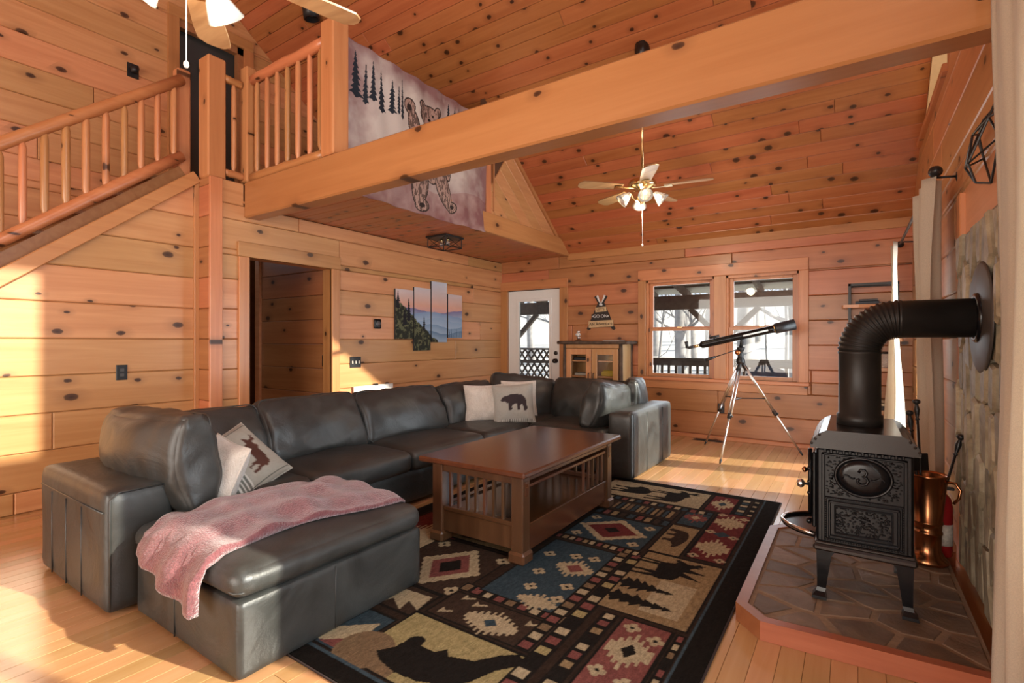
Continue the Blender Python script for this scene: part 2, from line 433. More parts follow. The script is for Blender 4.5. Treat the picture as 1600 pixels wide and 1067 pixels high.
M['slate'] = slate('hearth_slate', (.115, .072, .045), (.165, .108, .070), (.23, .152, .10))
M['ledge'] = slate('ledge_stone', (.09, .068, .042), (.28, .225, .145), (.48, .42, .30))
def fabric(name, col, rough=.9, weave=300, transl=0.0, var=.06, sheen=.2):
    t = NT(name); v = t.coords((1, 1, 1)); n = t.noise(v, weave, 2)
    c = t.ramp(n, [(.3, tuple(x * (1 - var * 2) for x in col)), (.7, tuple(min(1, x * (1 + var)) for x in col))]); t.l(c, t.b.inputs['Base Color'])
    t.b.inputs['Roughness'].default_value = rough; t.b.inputs['Sheen Weight'].default_value = sheen; t.b.inputs['Specular IOR Level'].default_value = .2; t.bump(n, .2, .003)
    if transl:
        tr = t.n('ShaderNodeBsdfTranslucent'); t.l(c, tr.inputs[0]); mx = t.n('ShaderNodeMixShader'); mx.inputs[0].default_value = transl
        t.l(t.b.outputs[0], mx.inputs[1]); t.l(tr.outputs[0], mx.inputs[2]); t.l(mx.outputs[0], t.out.inputs[0])
    return t.m
M['curtain'] = fabric('linen_curtain', (.66, .58, .47), transl=.35)
M['blanket'] = None
def fuzzy(name, a, b, sc):
    t = NT(name); v = t.coords((1, 1, 1)); n = t.noise(v, 9, 5, .7, 1.2); n2 = t.noise(v, sc, 3)
    f = t.math('MULTIPLY_ADD', n2, .45, t.math('MULTIPLY', n, .62)); t.l(t.ramp(f, [(.35, a), (.68, b)]), t.b.inputs['Base Color'])
    t.b.inputs['Roughness'].default_value = .95; t.b.inputs['Sheen Weight'].default_value = .6; t.b.inputs['Specular IOR Level'].default_value = .1; t.bump(n2, .8, .01); return t.m
M['blanket'] = fuzzy('dusty_rose_fleece', (.085, .022, .028), (.26, .092, .10), 140)
M['cream'] = fuzzy('cream_fleece', (.55, .49, .42), (.72, .67, .60), 120)
def attr(name, rough=.9, weave=350, amt=.25, spec=.15):
    t = NT(name); a = t.n('ShaderNodeAttribute', attribute_name='Col'); v = t.coords((1, 1, 1)); n = t.noise(v, weave, 2)
    c = t.mix(amt, a.outputs[0], t.ramp(n, [(.3, (.35, .35, .35)), (.7, (1, 1, 1))]), 'MULTIPLY'); t.l(c, t.b.inputs['Base Color']); t.b.inputs['Roughness'].default_value = rough
    t.b.inputs['Specular IOR Level'].default_value = spec; t.bump(n, .35, .004); return t.m
M['rug'] = attr('woven_rug', .95, 160, .5, .05); M['print'] = attr('printed_fabric', .85, 400, .15); M['canvas'] = attr('printed_canvas', .6, 500, .1)
def glass(name, tint=(1, 1, 1), gloss=.08):
    t = NT(name); tr = t.n('ShaderNodeBsdfTransparent'); tr.inputs[0].default_value = (*tint, 1); gl = t.n('ShaderNodeBsdfGlossy'); gl.inputs['Roughness'].default_value = .02
    fr = t.n('ShaderNodeFresnel'); fr.inputs[0].default_value = 1.3; mx = t.n('ShaderNodeMixShader')
    t.l(t.math('MULTIPLY_ADD', fr.outputs[0], .7, gloss * .2), mx.inputs[0]); t.l(tr.outputs[0], mx.inputs[1]); t.l(gl.outputs[0], mx.inputs[2]); t.l(mx.outputs[0], t.out.inputs[0]); return t.m
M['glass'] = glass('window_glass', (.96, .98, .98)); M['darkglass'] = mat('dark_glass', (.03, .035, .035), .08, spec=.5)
def shade():
    t = NT('ribbed_glass_shade'); t.set(Base_Color=(.92, .92, .90, 1), Roughness=.12); t.b.inputs['Transmission Weight'].default_value = .75; t.b.inputs['IOR'].default_value = 1.25
    return t.m
M['shade'] = shade()
def emit(name, col, s):
    t = NT(name); t.set(Base_Color=(*col, 1)); t.b.inputs['Emission Color'].default_value = (*col, 1); t.b.inputs['Emission Strength'].default_value = s; return t.m
M['bulb'] = emit('warm_bulb', (1, .86, .66), 4)
# ------------------------------------------------------------------ the place: shell of the room
H0 = 2.44; SL = .76; YF = 6.55; XL = -4.62; XS = -4.82; XU = -6.05; XR = .52; YR = 1.0; YB = -4.4
def rake(y): return H0 + SL * (YF - y)
ex, ey, ez = Vector((1, 0, 0)), Vector((0, 1, 0)), Vector((0, 0, 1))
def V3(x, y, z): return Vector((x, y, z))
def struct(name, mb, m, label, parent=None):
    o = mb.build(name, m, parent); tag(o, label, None, None, 'structure'); return o

# floor boards run towards the far wall
floor = struct('floor', MB().box(-7.2, XR + .1, YB, YF + .1, -.12, -.014), M['floor'], 'narrow honey maple floorboards of the great room')
fr = (V3(0, 0, -.014), ey, ex, ez)
plank_field(floor, fr, .2, YF, -4.9, XR, .0833, M['floor'], length=(1.9, 3.2), gap=.0006, thick=.014, ch=.0012, name='floorboard')
struct('floor_rear', MB().box(-4.9, XR, YB, .2, -.014, 0), M['floor'], 'maple floor behind the viewer')

# far wall
FW_H = [(-4.49, -3.545, 0, 1.985), (-2.27, -.50, .74, 2.0)]
ffar = (V3(0, YF, 0), ex, ez, -ey)
wf = struct('wall_far', wall_mb(ffar, -7.2, XR + .12, -.1, H0 + .1, FW_H, .14), M['backing'], 'far wall of wide knotty pine planks with a door and a double window')
plank_field(wf, (V3(0, YF, 0), ex, ez, -ey), XL, XR, 0, H0 + .02, .277, M['pine_x'], FW_H, phase=.05, length=(1.6, 3.2), thick=.020, ch=.007)
# left wall beyond the stairs, with the hall opening
LW_H = [(2.49, 3.385, 0, 1.975)]
fl = (V3(XL, 0, 0), ey, ez, ex)
wl = struct('wall_left', wall_mb((V3(XL, 0, 0), ey, ez, ex), 2.17, YF, 0, 2.63, LW_H, .1), M['backing'], 'left wall of honey pine planks under the loft')
plank_field(wl, fl, 2.17, YF, 0, 2.43, .268, M['pine_y'], LW_H, phase=.15, length=(1.8, 3.4), thick=.020, ch=.007)
plank_field(wl, fl, 2.17, 2.455, 2.43, 2.635, .268, M['pine_y'], (), length=(1.8, 3.4), thick=.020, ch=.007)
# wall under the stairs (set back) and the short return that joins both
def stair_z(y): return 1.633 + (y - .894) * .823
ws = struct('wall_stair', wall_mb((V3(XS, 0, 0), ey, ez, ex), -1.1, 2.17, 0, 2.63, (), .08, [(-.823, 1, 1.633 - .894 * .823)]), M['backing'], 'pine plank wall below the stair stringer')
plank_field(ws, (V3(XS, 0, 0), ey, ez, ex), -1.1, 2.17, 0, 2.63, .268, M['pine_y'], (), [(-.823, 1, 1.633 - .894 * .823 - .03)], phase=.15, length=(2.4, 3.6), thick=.020, ch=.007)
wr_ = struct('wall_return', MB().box(XS - .08, XL, 2.17, 2.25, 0, 2.63), M['backing'], 'narrow return of pine planks beside the stair wall')
plank_field(wr_, (V3(0, 2.17, 0), ex, ez, -ey), XS + .02, XL + .02, 0, 2.63, .268, M['pine_x'], phase=.15, thick=.018, ch=.006)
tr = struct('trim_1', MB().box(XL + .018, XL + .042, 2.15, 2.255, 0, 2.63, .004), M['pine_z'], 'vertical pine corner board at the end of the stair wall')
struct('trim_2', MB().box(XS + .018, XS + .045, 2.115, 2.155, 0, 2.60, .004), M['pine_z'], 'thin upright pine strip in the stair wall corner')
# stringer trim
a = math.atan(.823); L = 4.12
m = MB().box(0, L, -.03, .03, -.055, .045, .006); Mx = T(XS + .03, -1.05, stair_z(-1.05) + .0) @ RZ(90) @ RY(-math.degrees(a))
m.v = [tuple(Mx @ Vector(p)) for p in m.v]; struct('trim_3', m, M['pine_hy'], 'slanting pine stringer board along the stairs')
# hall behind the opening
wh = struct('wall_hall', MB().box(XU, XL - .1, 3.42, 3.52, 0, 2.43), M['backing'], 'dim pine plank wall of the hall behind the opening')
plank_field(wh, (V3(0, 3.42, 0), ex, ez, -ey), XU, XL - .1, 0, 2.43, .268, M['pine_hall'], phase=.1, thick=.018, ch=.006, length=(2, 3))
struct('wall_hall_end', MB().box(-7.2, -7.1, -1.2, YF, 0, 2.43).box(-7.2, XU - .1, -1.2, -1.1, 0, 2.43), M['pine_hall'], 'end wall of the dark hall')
struct('trim_4', MB().box(XU - .02, XU + .07, 3.37, 3.42, 0, 2.43, .004), M['pine_hx'], 'corner post of the hall wall')
# casing of the hall opening
d1 = thing('door_1', 'cased pine opening to the hall in the left wall', None, (XL, 2.93, 0), kind='structure')
MB().box(XL + .0, XL + .045, 2.40, 2.495, 0, 1.97, .004).build('casing', M['pine_z'], d1)
MB().box(XL + .0, XL + .045, 3.38, 3.475, 0, 1.97, .004).build('casing', M['pine_z'], d1)
MB().box(XL + .0, XL + .048, 2.39, 3.485, 1.97, 2.105, .004).build('head_casing', M['pine_hy'], d1)
MB().box(XL - .12, XL + .02, 2.475, 2.495, 0, 1.985).build('jamb', M['pine_z'], d1)
MB().box(XL - .12, XL + .02, 3.38, 3.40, 0, 1.985).build('jamb', M['pine_zf'], d1)
MB().box(XL - .12, XL + .02, 2.495, 3.38, 1.97, 1.985).build('jamb', M['pine_hy'], d1)
# upper left wall (behind the stairs and the loft)
UD = [(2.50, 3.22, 2.63, 4.68)]
fu = (V3(XU, 0, 0), ey, ez, ex)
rk = [(SL, 1, H0 + SL * YF), (-SL, 1, rake(YR) - SL * YR)]
wu = struct('wall_upper_left', wall_mb(fu, YB, YF, 2.43, rake(YR), UD, .1, rk).add(*[(lambda q: (q.v, q.f))(wall_mb(fu, YB, 2.6, 0, 2.43, (), .1))][0]), M['backing'], 'tall pine plank gable wall behind stairs and loft')
plank_field(wu, fu, YB + .01, YF, 0, rake(YR), .268, M['pine_y'], UD + [(2.63, YF, 0, 2.63)], rk, phase=.15, length=(2.2, 3.8), thick=.020, ch=.007)
d3 = thing('door_3', 'dark doorway with brown casing up on the loft', None, (XU, 2.86, 2.63), kind='structure')
MB().box(XU + .0, XU + .05, 2.40, 2.51, 2.63, 4.68, .004).build('casing', M['pine_zf'], d3)
MB().box(XU + .0, XU + .05, 3.21, 3.32, 2.63, 4.68, .004).build('casing', M['pine_zf'], d3)
MB().box(XU + .0, XU + .05, 2.40, 3.32, 4.68, 4.80, .004).build('head_casing', M['pine_hy'], d3)
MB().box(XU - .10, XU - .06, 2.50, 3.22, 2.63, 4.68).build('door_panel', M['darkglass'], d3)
MB().box(XU - .05, XU + .02, 3.14, 3.22, 2.63, 4.68).box(XU - .05, XU + .02, 2.5, 3.22, 4.60, 4.68).build('door_stop', M['tread'], d3)

# ceiling: two pine slopes; boards parallel to the far wall
cs_ = 1 / math.hypot(1, SL); Uc = ex; Vc = Vector((0, -cs_, SL * cs_)); Nc = Vector((0, -SL * cs_, -cs_))
Ls = (YF - YR) / cs_
ceil = struct('ceiling', MB().prism([(-7.2, -.2), (XR + .15, -.2), (XR + .15, Ls), (-7.2, Ls)], (V3(0, YF, H0 + .02), Uc, Vc, Nc), -.12, 0), M['backing'], 'sloping tongue and groove pine ceiling')
plank_field(ceil, (V3(0, YF, H0 + .02), Uc, Vc, Nc), XU, XR, 0, Ls, .137, M['ceil'], length=(2.2, 4.2), gap=.0012, thick=.02, ch=.004, name='ceiling_board')
Vr = Vector((0, cs_, SL * cs_)); Nr = Vector((0, SL * cs_, -cs_)); Lr = (YR - YB) / cs_
struct('ceiling_rear', MB().prism([(-7.2, -.3), (XR + .15, -.3), (XR + .15, Lr + .05), (-7.2, Lr + .05)], (V3(0, YB, rake(YR) - SL * (YR - YB) + .02), Uc, Vr, Nr), -.12, 0), M['ceil'], 'rear ceiling slope above the viewer')
# cornice board where ceiling meets far wall
struct('trim_5', MB().box(-3.43, XR, YF - .04, YF - .018, H0 - .07, H0 + .03, .004), M['pine_hx'], 'pine cornice board along the top of the far wall')
# right wall: glass door, window near the viewer, two gable windows
RW_H = [(4.66, 6.13, 0, 2.06), (.25, 2.15, .25, 2.2), (4.25, 5.70, 2.97, 9), (-1.6, 2.30, 2.97, 4.35)]
frw = (V3(XR, 0, 0), ey, ez, -ex)
wrt = struct('wall_right', wall_mb(frw, YB, YF, -.1, rake(YR), RW_H, .14, rk), M['backing'], 'right wall of pine planks with glass door and gable windows')
plank_field(wrt, frw, YB + .01, YF, 0, rake(YR), .268, M['pine_y'], RW_H, rk, phase=.15, length=(2, 3.6), thick=.020, ch=.007)
struct('wall_rear', wall_mb((V3(0, YB, 0), ex, ez, ey), -7.2, XR + .1, -.1, 3.2, [(-4.3, .3, .4, 3.0)], .12), M['plaster'], 'rear wall with an added opening for fill light behind the viewer')  # unseen wall; its wide opening is made up to go with the rear fill
M['reveal'] = mat('pale_reveal_wood', (.70, .50, .28), .6, var=.06)
# gable window: sill, mullion, pane
for k, (y0, y1, z0, z1) in enumerate(((4.25, 5.70, 2.97, None), (-1.6, 2.30, 2.97, 4.35))):
    wdw = thing('window_%d' % (4 + k), ('small triangular' if k == 0 else 'large') + ' gable window high in the right wall', None, (XR, (y0 + y1) / 2, z0), kind='structure')
    MB().box(XR - .05, XR + .15, y0 - .05, y1 + .05, z0 - .05, z0, .004).build('sill', M['pine_hy'], wdw)
    if k == 0:
        P = [(y0, z0), (y1, z0), (y1, min(rake(y1), 9)), (y0, rake(y0))]
        MB().box(XR, XR + .36, y0 - .05, y0, z0, rake(y0) - .0, .003).build('side_casing', M['pine_z'], wdw)
        MB().prism([(y0, rake(y0) - .05), (y1, rake(y1) - .05), (y1, rake(y1)), (y0, rake(y0))], (V3(XR, 0, 0), ey, ez, -ex), -.36, .0).build('rake_casing', M['reveal'], wdw)
        MB().box(XR, XR + .36, y0, y1, z0 - .03, z0).build('deep_sill', M['reveal'], wdw)
    else:
        P = [(y0, z0), (y1, z0), (y1, z1), (y0, z1)]
        for y in (-.3, 1.0): MB().box(XR + .02, XR + .12, y - .05, y + .05, z0, z1).build('mullion', M['pine_z'], wdw)
    MB().prism(P, (V3(XR + (.34 if k == 0 else .10), 0, 0), ey, ez, -ex), 0, .004).build('pane', M['glass'], wdw)
# glass door in the right wall
d4 = thing('door_4', 'glazed patio door in the right wall beyond the stove', None, (XR, 5.2, 0), kind='structure')
for y0, y1 in ((4.66, 4.74), (5.32, 5.60), (6.05, 6.13)): MB().box(XR + .02, XR + .10, y0, y1, 0, 2.06, .004).build('stile', M['white'], d4)
MB().box(XR + .02, XR + .10, 4.74, 6.05, 0, .12, .004).build('bottom_rail', M['white'], d4)
MB().box(XR + .02, XR + .10, 4.74, 6.05, 1.98, 2.06, .004).build('top_rail', M['white'], d4)
for y0, y1 in ((4.74, 5.32), (5.60, 6.05)): MB().box(XR + .055, XR + .06, y0, y1, .12, 1.98).build('pane', M['glass'], d4)
MB().box(XR - .045, XR, 3.60, 3.70, 0, 2.0, .004).build('casing', M['pine_z'], d4)
MB().box(XR - .045, XR, 4.56, 4.66, 0, 2.15, .004).build('casing', M['pine_z'], d4)
w2 = thing('window_2', 'tall side window behind the near curtain', None, (XR, 1.2, .25), kind='structure')
for y0, y1, z0, z1 in ((.25, .32, .25, 2.2), (2.08, 2.15, .25, 2.2), (1.17, 1.23, .25, 2.2), (.32, 2.08, .25, .32), (.32, 2.08, 2.13, 2.2)): MB().box(XR + .03, XR + .11, y0, y1, z0, z1).build('frame', M['pine_z'], w2)
MB().box(XR + .065, XR + .07, .32, 2.08, .32, 2.13).build('pane', M['glass'], w2)

# loft: slab, boards underneath, fascia, plank triangle
lo = struct('ceiling_loft', MB().box(XU, -3.45, 2.6, YF, 2.455, 2.63).box(XU, XL, 2.17, 2.6, 2.455, 2.63), M['backing'], 'loft floor with pine boards on its underside')
plank_field(lo, (V3(0, 0, 2.455), ex, ey, -ez), XL, -3.45, 2.6, YF, .137, M['ceil'], length=(3, 4), gap=.0012, thick=.02, ch=.004, name='ceiling_board')
struct('trim_6', MB().box(-3.45, -3.40, 2.59, YF - .02, 2.43, 2.655, .006), M['pine_hy'], 'pale pine fascia board along the open edge of the loft')
gt = struct('wall_loft', MB().prism([(4.56, 2.655), (YF, 2.655), (YF, rake(YF) + .2), (4.56, rake(4.56))], (V3(-3.45, 0, 0), ey, ez, ex), -.06, 0), M['backing'], 'triangle of slanting pine boards at the loft end')
# boards of the triangle run along the roof slope
Ut = Vector((0, cs_, -SL * cs_)); Vt = Vector((0, SL * cs_, cs_)); O = V3(-3.45, 4.66, 2.655)
cl = [(-SL * cs_ * -1 * -1, -cs_, 0)]  # stay above the fascia: z>=2.655
cl = [(SL * cs_, -cs_, 0), (-cs_, -SL * cs_, 0), (0, 1, ((rake(4.66) - 2.655) * cs_ - .06))]
plank_field(gt, (O, Ut, Vt, ex), -.2, 3.4, -.1, 2.0, .165, M['pine_y'], (), cl, length=(4, 5), thick=.016, ch=.006)
MB().box(-3.45, -3.425, 4.56, 4.66, 2.655, rake(4.66) - .02, .004).build('edge_board', M['pine_z'], gt)
MB().box(-3.45, -3.42, 4.70, 4.72, 2.70, rake(4.72) - .04, .004).build('edge_strip', M['pine_z'], gt)
MB().prism([(4.6, rake(4.6) - .08), (YF - .08, rake(YF - .08) - .06), (YF - .08, rake(YF - .08)), (4.6, rake(4.6))], (V3(-3.45, 0, 0), ey, ez, ex), 0, .03).build('rake_board', M['pine_hy'], gt)
struct('ceiling_beam', MB().box(XL + .02, XR - .02, 2.454, 2.60, 2.325, 2.65, .012), M['beam'], 'massive pine beam spanning the room below the ceiling')
struct('trim_7', MB().box(XR - .06, XR - .02, 2.30, 2.44, 0, 2.9, .006), M['pine_z'], 'upright pine board under the right end of the beam')
struct('trim_8', MB().box(XL - .02, XL + .03, 2.44, YF, 2.455, 2.475), M['pine_hy'], 'thin pine strip along the loft edge')

# far entry door
d2 = thing('door_2', 'white entry door with a tall glass pane in the far wall', None, (-4.0, YF, 0), kind='structure')
y0 = YF - .028
MB().box(-4.61, -4.48, YF - .045, YF, 0, 1.985, .004).build('casing', M['pine_zf'], d2)
MB().box(-3.555, -3.42, YF - .045, YF, 0, 1.985, .004).build('casing', M['pine_zf'], d2)
MB().box(-4.61, -3.42, YF - .048, YF, 1.985, 2.12, .004).build('head_casing', M['pine_hx'], d2)
GX0, GX1, GZ0, GZ1 = -4.29, -3.735, .45, 1.82
m = MB()
for x0, x1, z0, z1 in ((-4.48, GX0, .02, 1.975), (GX1, -3.555, .02, 1.975), (GX0, GX1, .02, GZ0), (GX0, GX1, GZ1, 1.975)): m.box(x0, x1, YF, YF + .045, z0, z1)
slab = m.build('door_slab', M['white'], d2)
m = MB()
for x0, x1, z0, z1 in ((GX0 - .03, GX0 + .012, GZ0 - .03, GZ1 + .03), (GX1 - .012, GX1 + .03, GZ0 - .03, GZ1 + .03), (GX0, GX1, GZ0 - .03, GZ0 + .012), (GX0, GX1, GZ1 - .012, GZ1 + .03)): m.box(x0, x1, YF - .014, YF + .01, z0, z1, .005)
m.build('glazing_frame', M['white'], slab)
MB().box(GX0, GX1, YF + .02, YF + .025, GZ0, GZ1).build('pane', M['glass'], slab)
for z, r in ((1.03, .030), (.915, .034)):
    MB().lathe([(r, 0), (r, .012), (r * .45, .016), (r * .45, .03), (r * .95, .04), (r * .95, .058), (.004, .066)] if z < 1 else [(r, 0), (r, .014), (r * .6, .02), (.004, .022)], 16, T(-3.635, YF, z) @ RX(90)).build('knob', M['bronze'], slab, True)
MB().box(-4.48, -3.555, YF - .02, YF + .1, 0, .02).build('threshold', M['bronze'], d2)
# far double window
w1 = thing('window_1', 'double-hung twin window in the far wall with pine casing', None, (-1.39, YF, .63), kind='structure')
MB().box(-2.37, -2.27, YF - .045, YF, .74, 2.0, .004).build('casing', M['pine_zf'], w1)
MB().box(-.505, -.41, YF - .045, YF, .74, 2.0, .004).build('casing', M['pine_zf'], w1)
MB().box(-2.37, -.41, YF - .05, YF, 2.0, 2.14, .004).build('head_casing', M['pine_hx'], w1)
MB().box(-2.36, -.42, YF - .045, YF, .60, .70, .004).build('apron', M['pine_hx'], w1)
MB().box(-2.38, -.40, YF - .075, YF + .05, .70, .74, .006).build('stool', M['pine_hx'], w1)
MB().box(-1.415, -1.275, YF - .03, YF + .1, .74, 2.0, .004).build('mullion', M['pine_zf'], w1)
for x0, x1 in ((-2.27, -1.415), (-1.275, -.505)):
    MB().box(x0, x0 + .02, YF, YF + .12, .74, 2.0).box(x1 - .02, x1, YF, YF + .12, .74, 2.0).box(x0, x1, YF, YF + .12, 1.97, 2.0).build('jamb_liner', M['pine_zf'], w1)
    for z0, z1, y in ((.74, 1.375, .03), (1.345, 1.97, .07)):
        s = MB()
        for a0, a1, b0, b1 in ((x0 + .02, x0 + .07, z0, z1), (x1 - .07, x1 - .02, z0, z1), (x0 + .07, x1 - .07, z0, z0 + .045), (x0 + .07, x1 - .07, z1 - .035, z1)): s.box(a0, a1, YF + y, YF + y + .035, b0, b1, .003)
        so_ = s.build('sash', M['pine_zf'], w1)
        MB().box(x0 + .07, x1 - .07, YF + y + .015, YF + y + .019, z0 + .045, z1 - .035).build('pane', M['glass'], so_)
    MB().box((x0 + x1) / 2 - .03, (x0 + x1) / 2 + .03, YF + .01, YF + .05, 1.375, 1.39, .003).build('latch', M['brass'], w1)

struct('baseboard_far', MB().box(-3.42, XR, YF - .034, YF - .018, 0, .045, .004), M['pine_hx'], 'low pine shoe moulding along the far wall')
# ------------------------------------------------------------------ stairs, railings, tapestry
st = thing('staircase', 'enclosed wooden staircase rising along the left wall to the loft', 'staircase', (-5.4, -1.0, 0))
for i in range(13):
    y = -1.09 + i * .2455; z = (i + 1) * .202
    MB().box(XU + .03, XS - .125, y - .03, y + .2455, z - .04, z, .008).build('tread', M['tread'], st)
    MB().box(XU + .03, XS - .125, y, y + .018, z - .202, z - .04).build('riser', M['tread'], st)

sk = MB().box(0, 4.1, -.012, .012, -.02, .11); Mk = T(XS - .105, -1.05, stair_z(-1.05) + .02) @ RZ(90) @ RY(-math.degrees(a)); sk.v = [tuple(Mk @ Vector(p)) for p in sk.v]; sk.build('skirt_board', M['tread'], st)

def post(name, label, x0, x1, y0, y1, z0, z1, group=None, m='pine_z'):
    o = MB().box(x0, x1, y0, y1, z0, z1, .012).build(name, M[m]); return tag(o, label, 'post', group)
post('newel_post', 'thick square newel post standing at the head of the stairs', -4.80, -4.625, 2.155, 2.31, 2.635, 3.70)
post('railing_post', 'slim square post where the short landing rail meets the loft rail', -4.69, -4.575, 2.465, 2.575, 2.655, 3.72, m='log')
post('loft_post', 'tall square corner post on the beam beside the bear tapestry', -3.48, -3.32, 2.456, 2.61, 2.655, 3.72)
post('stair_post', 'short square post behind the newel at the stair top', -5.02, -4.92, 2.04, 2.15, 2.55, 3.62, m='log')

def rail_thing(name, label, A0, A1, B0, B1, n, axis, rb=.024, rr=.045, skip=0):
    """two peeled-log rails with round balusters between"""
    t = thing(name, label, 'railing', tuple(B0))
    A0, A1, B0, B1 = map(Vector, (A0, A1, B0, B1)); mt = M['log_x'] if axis == 0 else M['log_y']
    def log(p, q, r):
        pts = [p.lerp(q, k / 8) + Vector((random.uniform(-1, 1), random.uniform(-1, 1), random.uniform(-1, 1))) * .004 for k in range(9)]
        return MB().tube(pts, [r * random.uniform(.94, 1.05) for _ in pts], 14)
    log(A0, A1, rr).build('top_rail', mt, t, True); log(B0, B1, rr).build('bottom_rail', mt, t, True)
    for k in range(n):
        f = (k + .5 + skip) / (n + 2 * skip); p, q = B0.lerp(B1, f), A0.lerp(A1, f); z0, z1 = p.z + rr * .5, q.z - rr * .5
        r = rb * random.uniform(.92, 1.1); dx, dy = random.uniform(-.004, .004), random.uniform(-.004, .004)
        MB().tube([(p.x, p.y, z0), (p.x, p.y, z0 + .03), (p.x + dx, p.y + dy, z0 + .06), ((p.x + q.x) / 2 + dx, p.y + dy, (z0 + z1) / 2), (q.x + dx, q.y + dy, z1 - .06), (q.x, q.y, z1 - .03), (q.x, q.y, z1)], [r * .55, r * .75, r, r * 1.03, r, r * .75, r * .55], 12).build('baluster', M['log'], t, True)
    return t
rail_thing('loft_railing', 'peeled log railing with seven balusters standing on the big beam', (-4.58, 2.525, 3.60), (-3.48, 2.525, 3.60), (-4.58, 2.525, 2.70), (-3.48, 2.525, 2.70), 7, 0)
rail_thing('landing_railing', 'short log railing with one baluster between newel and railing post', (-4.655, 2.31, 3.55), (-4.655, 2.465, 3.55), (-4.655, 2.31, 2.71), (-4.655, 2.465, 2.71), 1, 1, rr=.035)
x = -4.895; ya, yb = -.60, 2.06
ty = lambda y, z0: z0 + (y - 2.06) * .815
rail_thing('stair_railing', 'long slanting log handrail with round balusters beside the stairs', (x, ya, ty(ya, 3.50)), (x, yb, 3.50), (x, ya, ty(ya, 2.83)), (x, yb, 2.83), 22, 1)
side = thing('loft_side_railing', 'log railing along the loft edge hidden behind the tapestry', 'railing', (-3.47, 2.62, 2.66))
MB().tube([(-3.47, 2.61, 3.62), (-3.47, 4.56, 3.62)], .04, 12).build('top_rail', M['log_y'], side, True)
MB().tube([(-3.47, 2.61, 2.72), (-3.47, 4.56, 2.72)], .04, 12).build('bottom_rail', M['log_y'], side, True)
for k in range(12):
    y = 2.68 + k * .163; MB().tube([(-3.47, y, 2.74), (-3.47, y, 3.6)], .024, 10).build('baluster', M['log'], side, True)

def pine_shape(cx, z0, z1, wd, seed=0, n=9):
    rs = random.Random(seed); L, Rr = [], []
    for k in range(n):
        f = k / n; hw = wd * (f ** .8) * (.75 + .5 * rs.random())
        zz = z1 - (z1 - z0) * f
        L += [(cx - hw, zz - (z1 - z0) * .55 / n), (cx - hw * .45, zz - (z1 - z0) * .6 / n)]
        Rr += [(cx + hw * (.8 + .4 * rs.random()), zz - (z1 - z0) * .55 / n), (cx + hw * .45, zz - (z1 - z0) * .6 / n)]
    return [(cx, z1)] + Rr + [(cx + wd * .1, z0), (cx - wd * .1, z0)] + L[::-1]
# tapestry with the waving bear
ny, nz = 380, 250; ys = np.linspace(2.64, 4.51, ny); zs = np.linspace(2.415, 3.665, nz)
Yg, Zg = np.meshgrid(ys, zs, indexing='ij')
u = (Yg - 2.64) / 1.87; v = (Zg - 2.415) / 1.25
nn = vnoise(Yg, Zg, 3.0, 3, 4); n2 = vnoise(Yg, Zg, 14, 9, 3)
edge = np.clip(1 - np.minimum(np.minimum(u, 1 - u) * 4.0, np.minimum(v * 2.2, (1 - v) * 4.5)), 0, 1)
f = np.clip(edge * .85 + (nn - .5) * 1.3 + (n2 - .5) * .5, 0, 1)[..., None]
C = np.array((.62, .55, .49)) * (1 - f) + np.array((.27, .145, .14)) * f
gnd = (v < .24 + .05 * np.sin(u * 9)); C[gnd] = C[gnd] * np.array((.86, .72, .72))
navy = np.array((.022, .028, .038))
for i, (cx, a, b, wd) in enumerate(((2.73, 3.21, 3.63, .075), (2.83, 3.19, 3.56, .035), (2.90, 3.24, 3.62, .042), (3.00, 3.18, 3.58, .05), (3.12, 3.22, 3.54, .05), (3.195, 3.24, 3.52, .028), (3.245, 3.21, 3.62, .03), (3.88, 3.33, 3.62, .05), (3.96, 3.34, 3.63, .04), (4.03, 3.35, 3.63, .04), (4.12, 3.33, 3.60, .05), (4.22, 3.3, 3.63, .06), (4.33, 3.28, 3.6, .06))):
    C[pip(pine_shape(cx, a, b, wd, i), Yg, Zg)] = navy
brown = np.array((.25, .165, .135)); ink = np.array((.035, .025, .022))
def blob(poly): return pip(poly, Yg, Zg)
def ell(cx, cz, rx, rz, rot=0):
    c, s = math.cos(rot), math.sin(rot); a = (Yg - cx) * c + (Zg - cz) * s; b = -(Yg - cx) * s + (Zg - cz) * c; return (a / rx) ** 2 + (b / rz) ** 2 < 1
parts = [((3.60, 3.36, .125, .10, 0),), ((3.50, 3.445, .035, .035, 0),), ((3.71, 3.445, .035, .035, 0),), ((3.62, 3.02, .20, .28, 0),), ((3.40, 3.20, .055, .17, .25),), ((3.34, 3.38, .055, .06, 0),), ((3.82, 3.02, .06, .20, .35),), ((3.47, 2.70, .085, .20, -.15),), ((3.80, 2.74, .09, .22, .45),), ((3.49, 2.50, .07, .05, 0),), ((3.93, 2.57, .07, .05, .3),)]
body = np.zeros(Yg.shape, bool); big = np.zeros(Yg.shape, bool)
for ((cx, cz, rx, rz, ro),) in parts: body |= ell(cx, cz, rx, rz, ro); big |= ell(cx, cz, rx + .012, rz + .012, ro)
C[big] = ink; fur = vnoise(Yg * 2.2, Zg * .8, 42, 5, 2)[..., None]
fc = np.where(fur > .50, brown * 1.7, brown * .55); C[body] = fc[body]
for e in ((3.555, 3.385, .011, .014), (3.645, 3.385, .011, .014), (3.60, 3.335, .022, .016)): C[ell(*e)] = ink * .5
C[ell(3.60, 3.315, .055, .040) & ~ell(3.60, 3.335, .022, .016)] = brown * 1.7
for e in ((3.34, 3.365, .028, .03), (3.49, 2.50, .03, .022), (3.935, 2.575, .03, .022)): C[ell(*e)] = ink
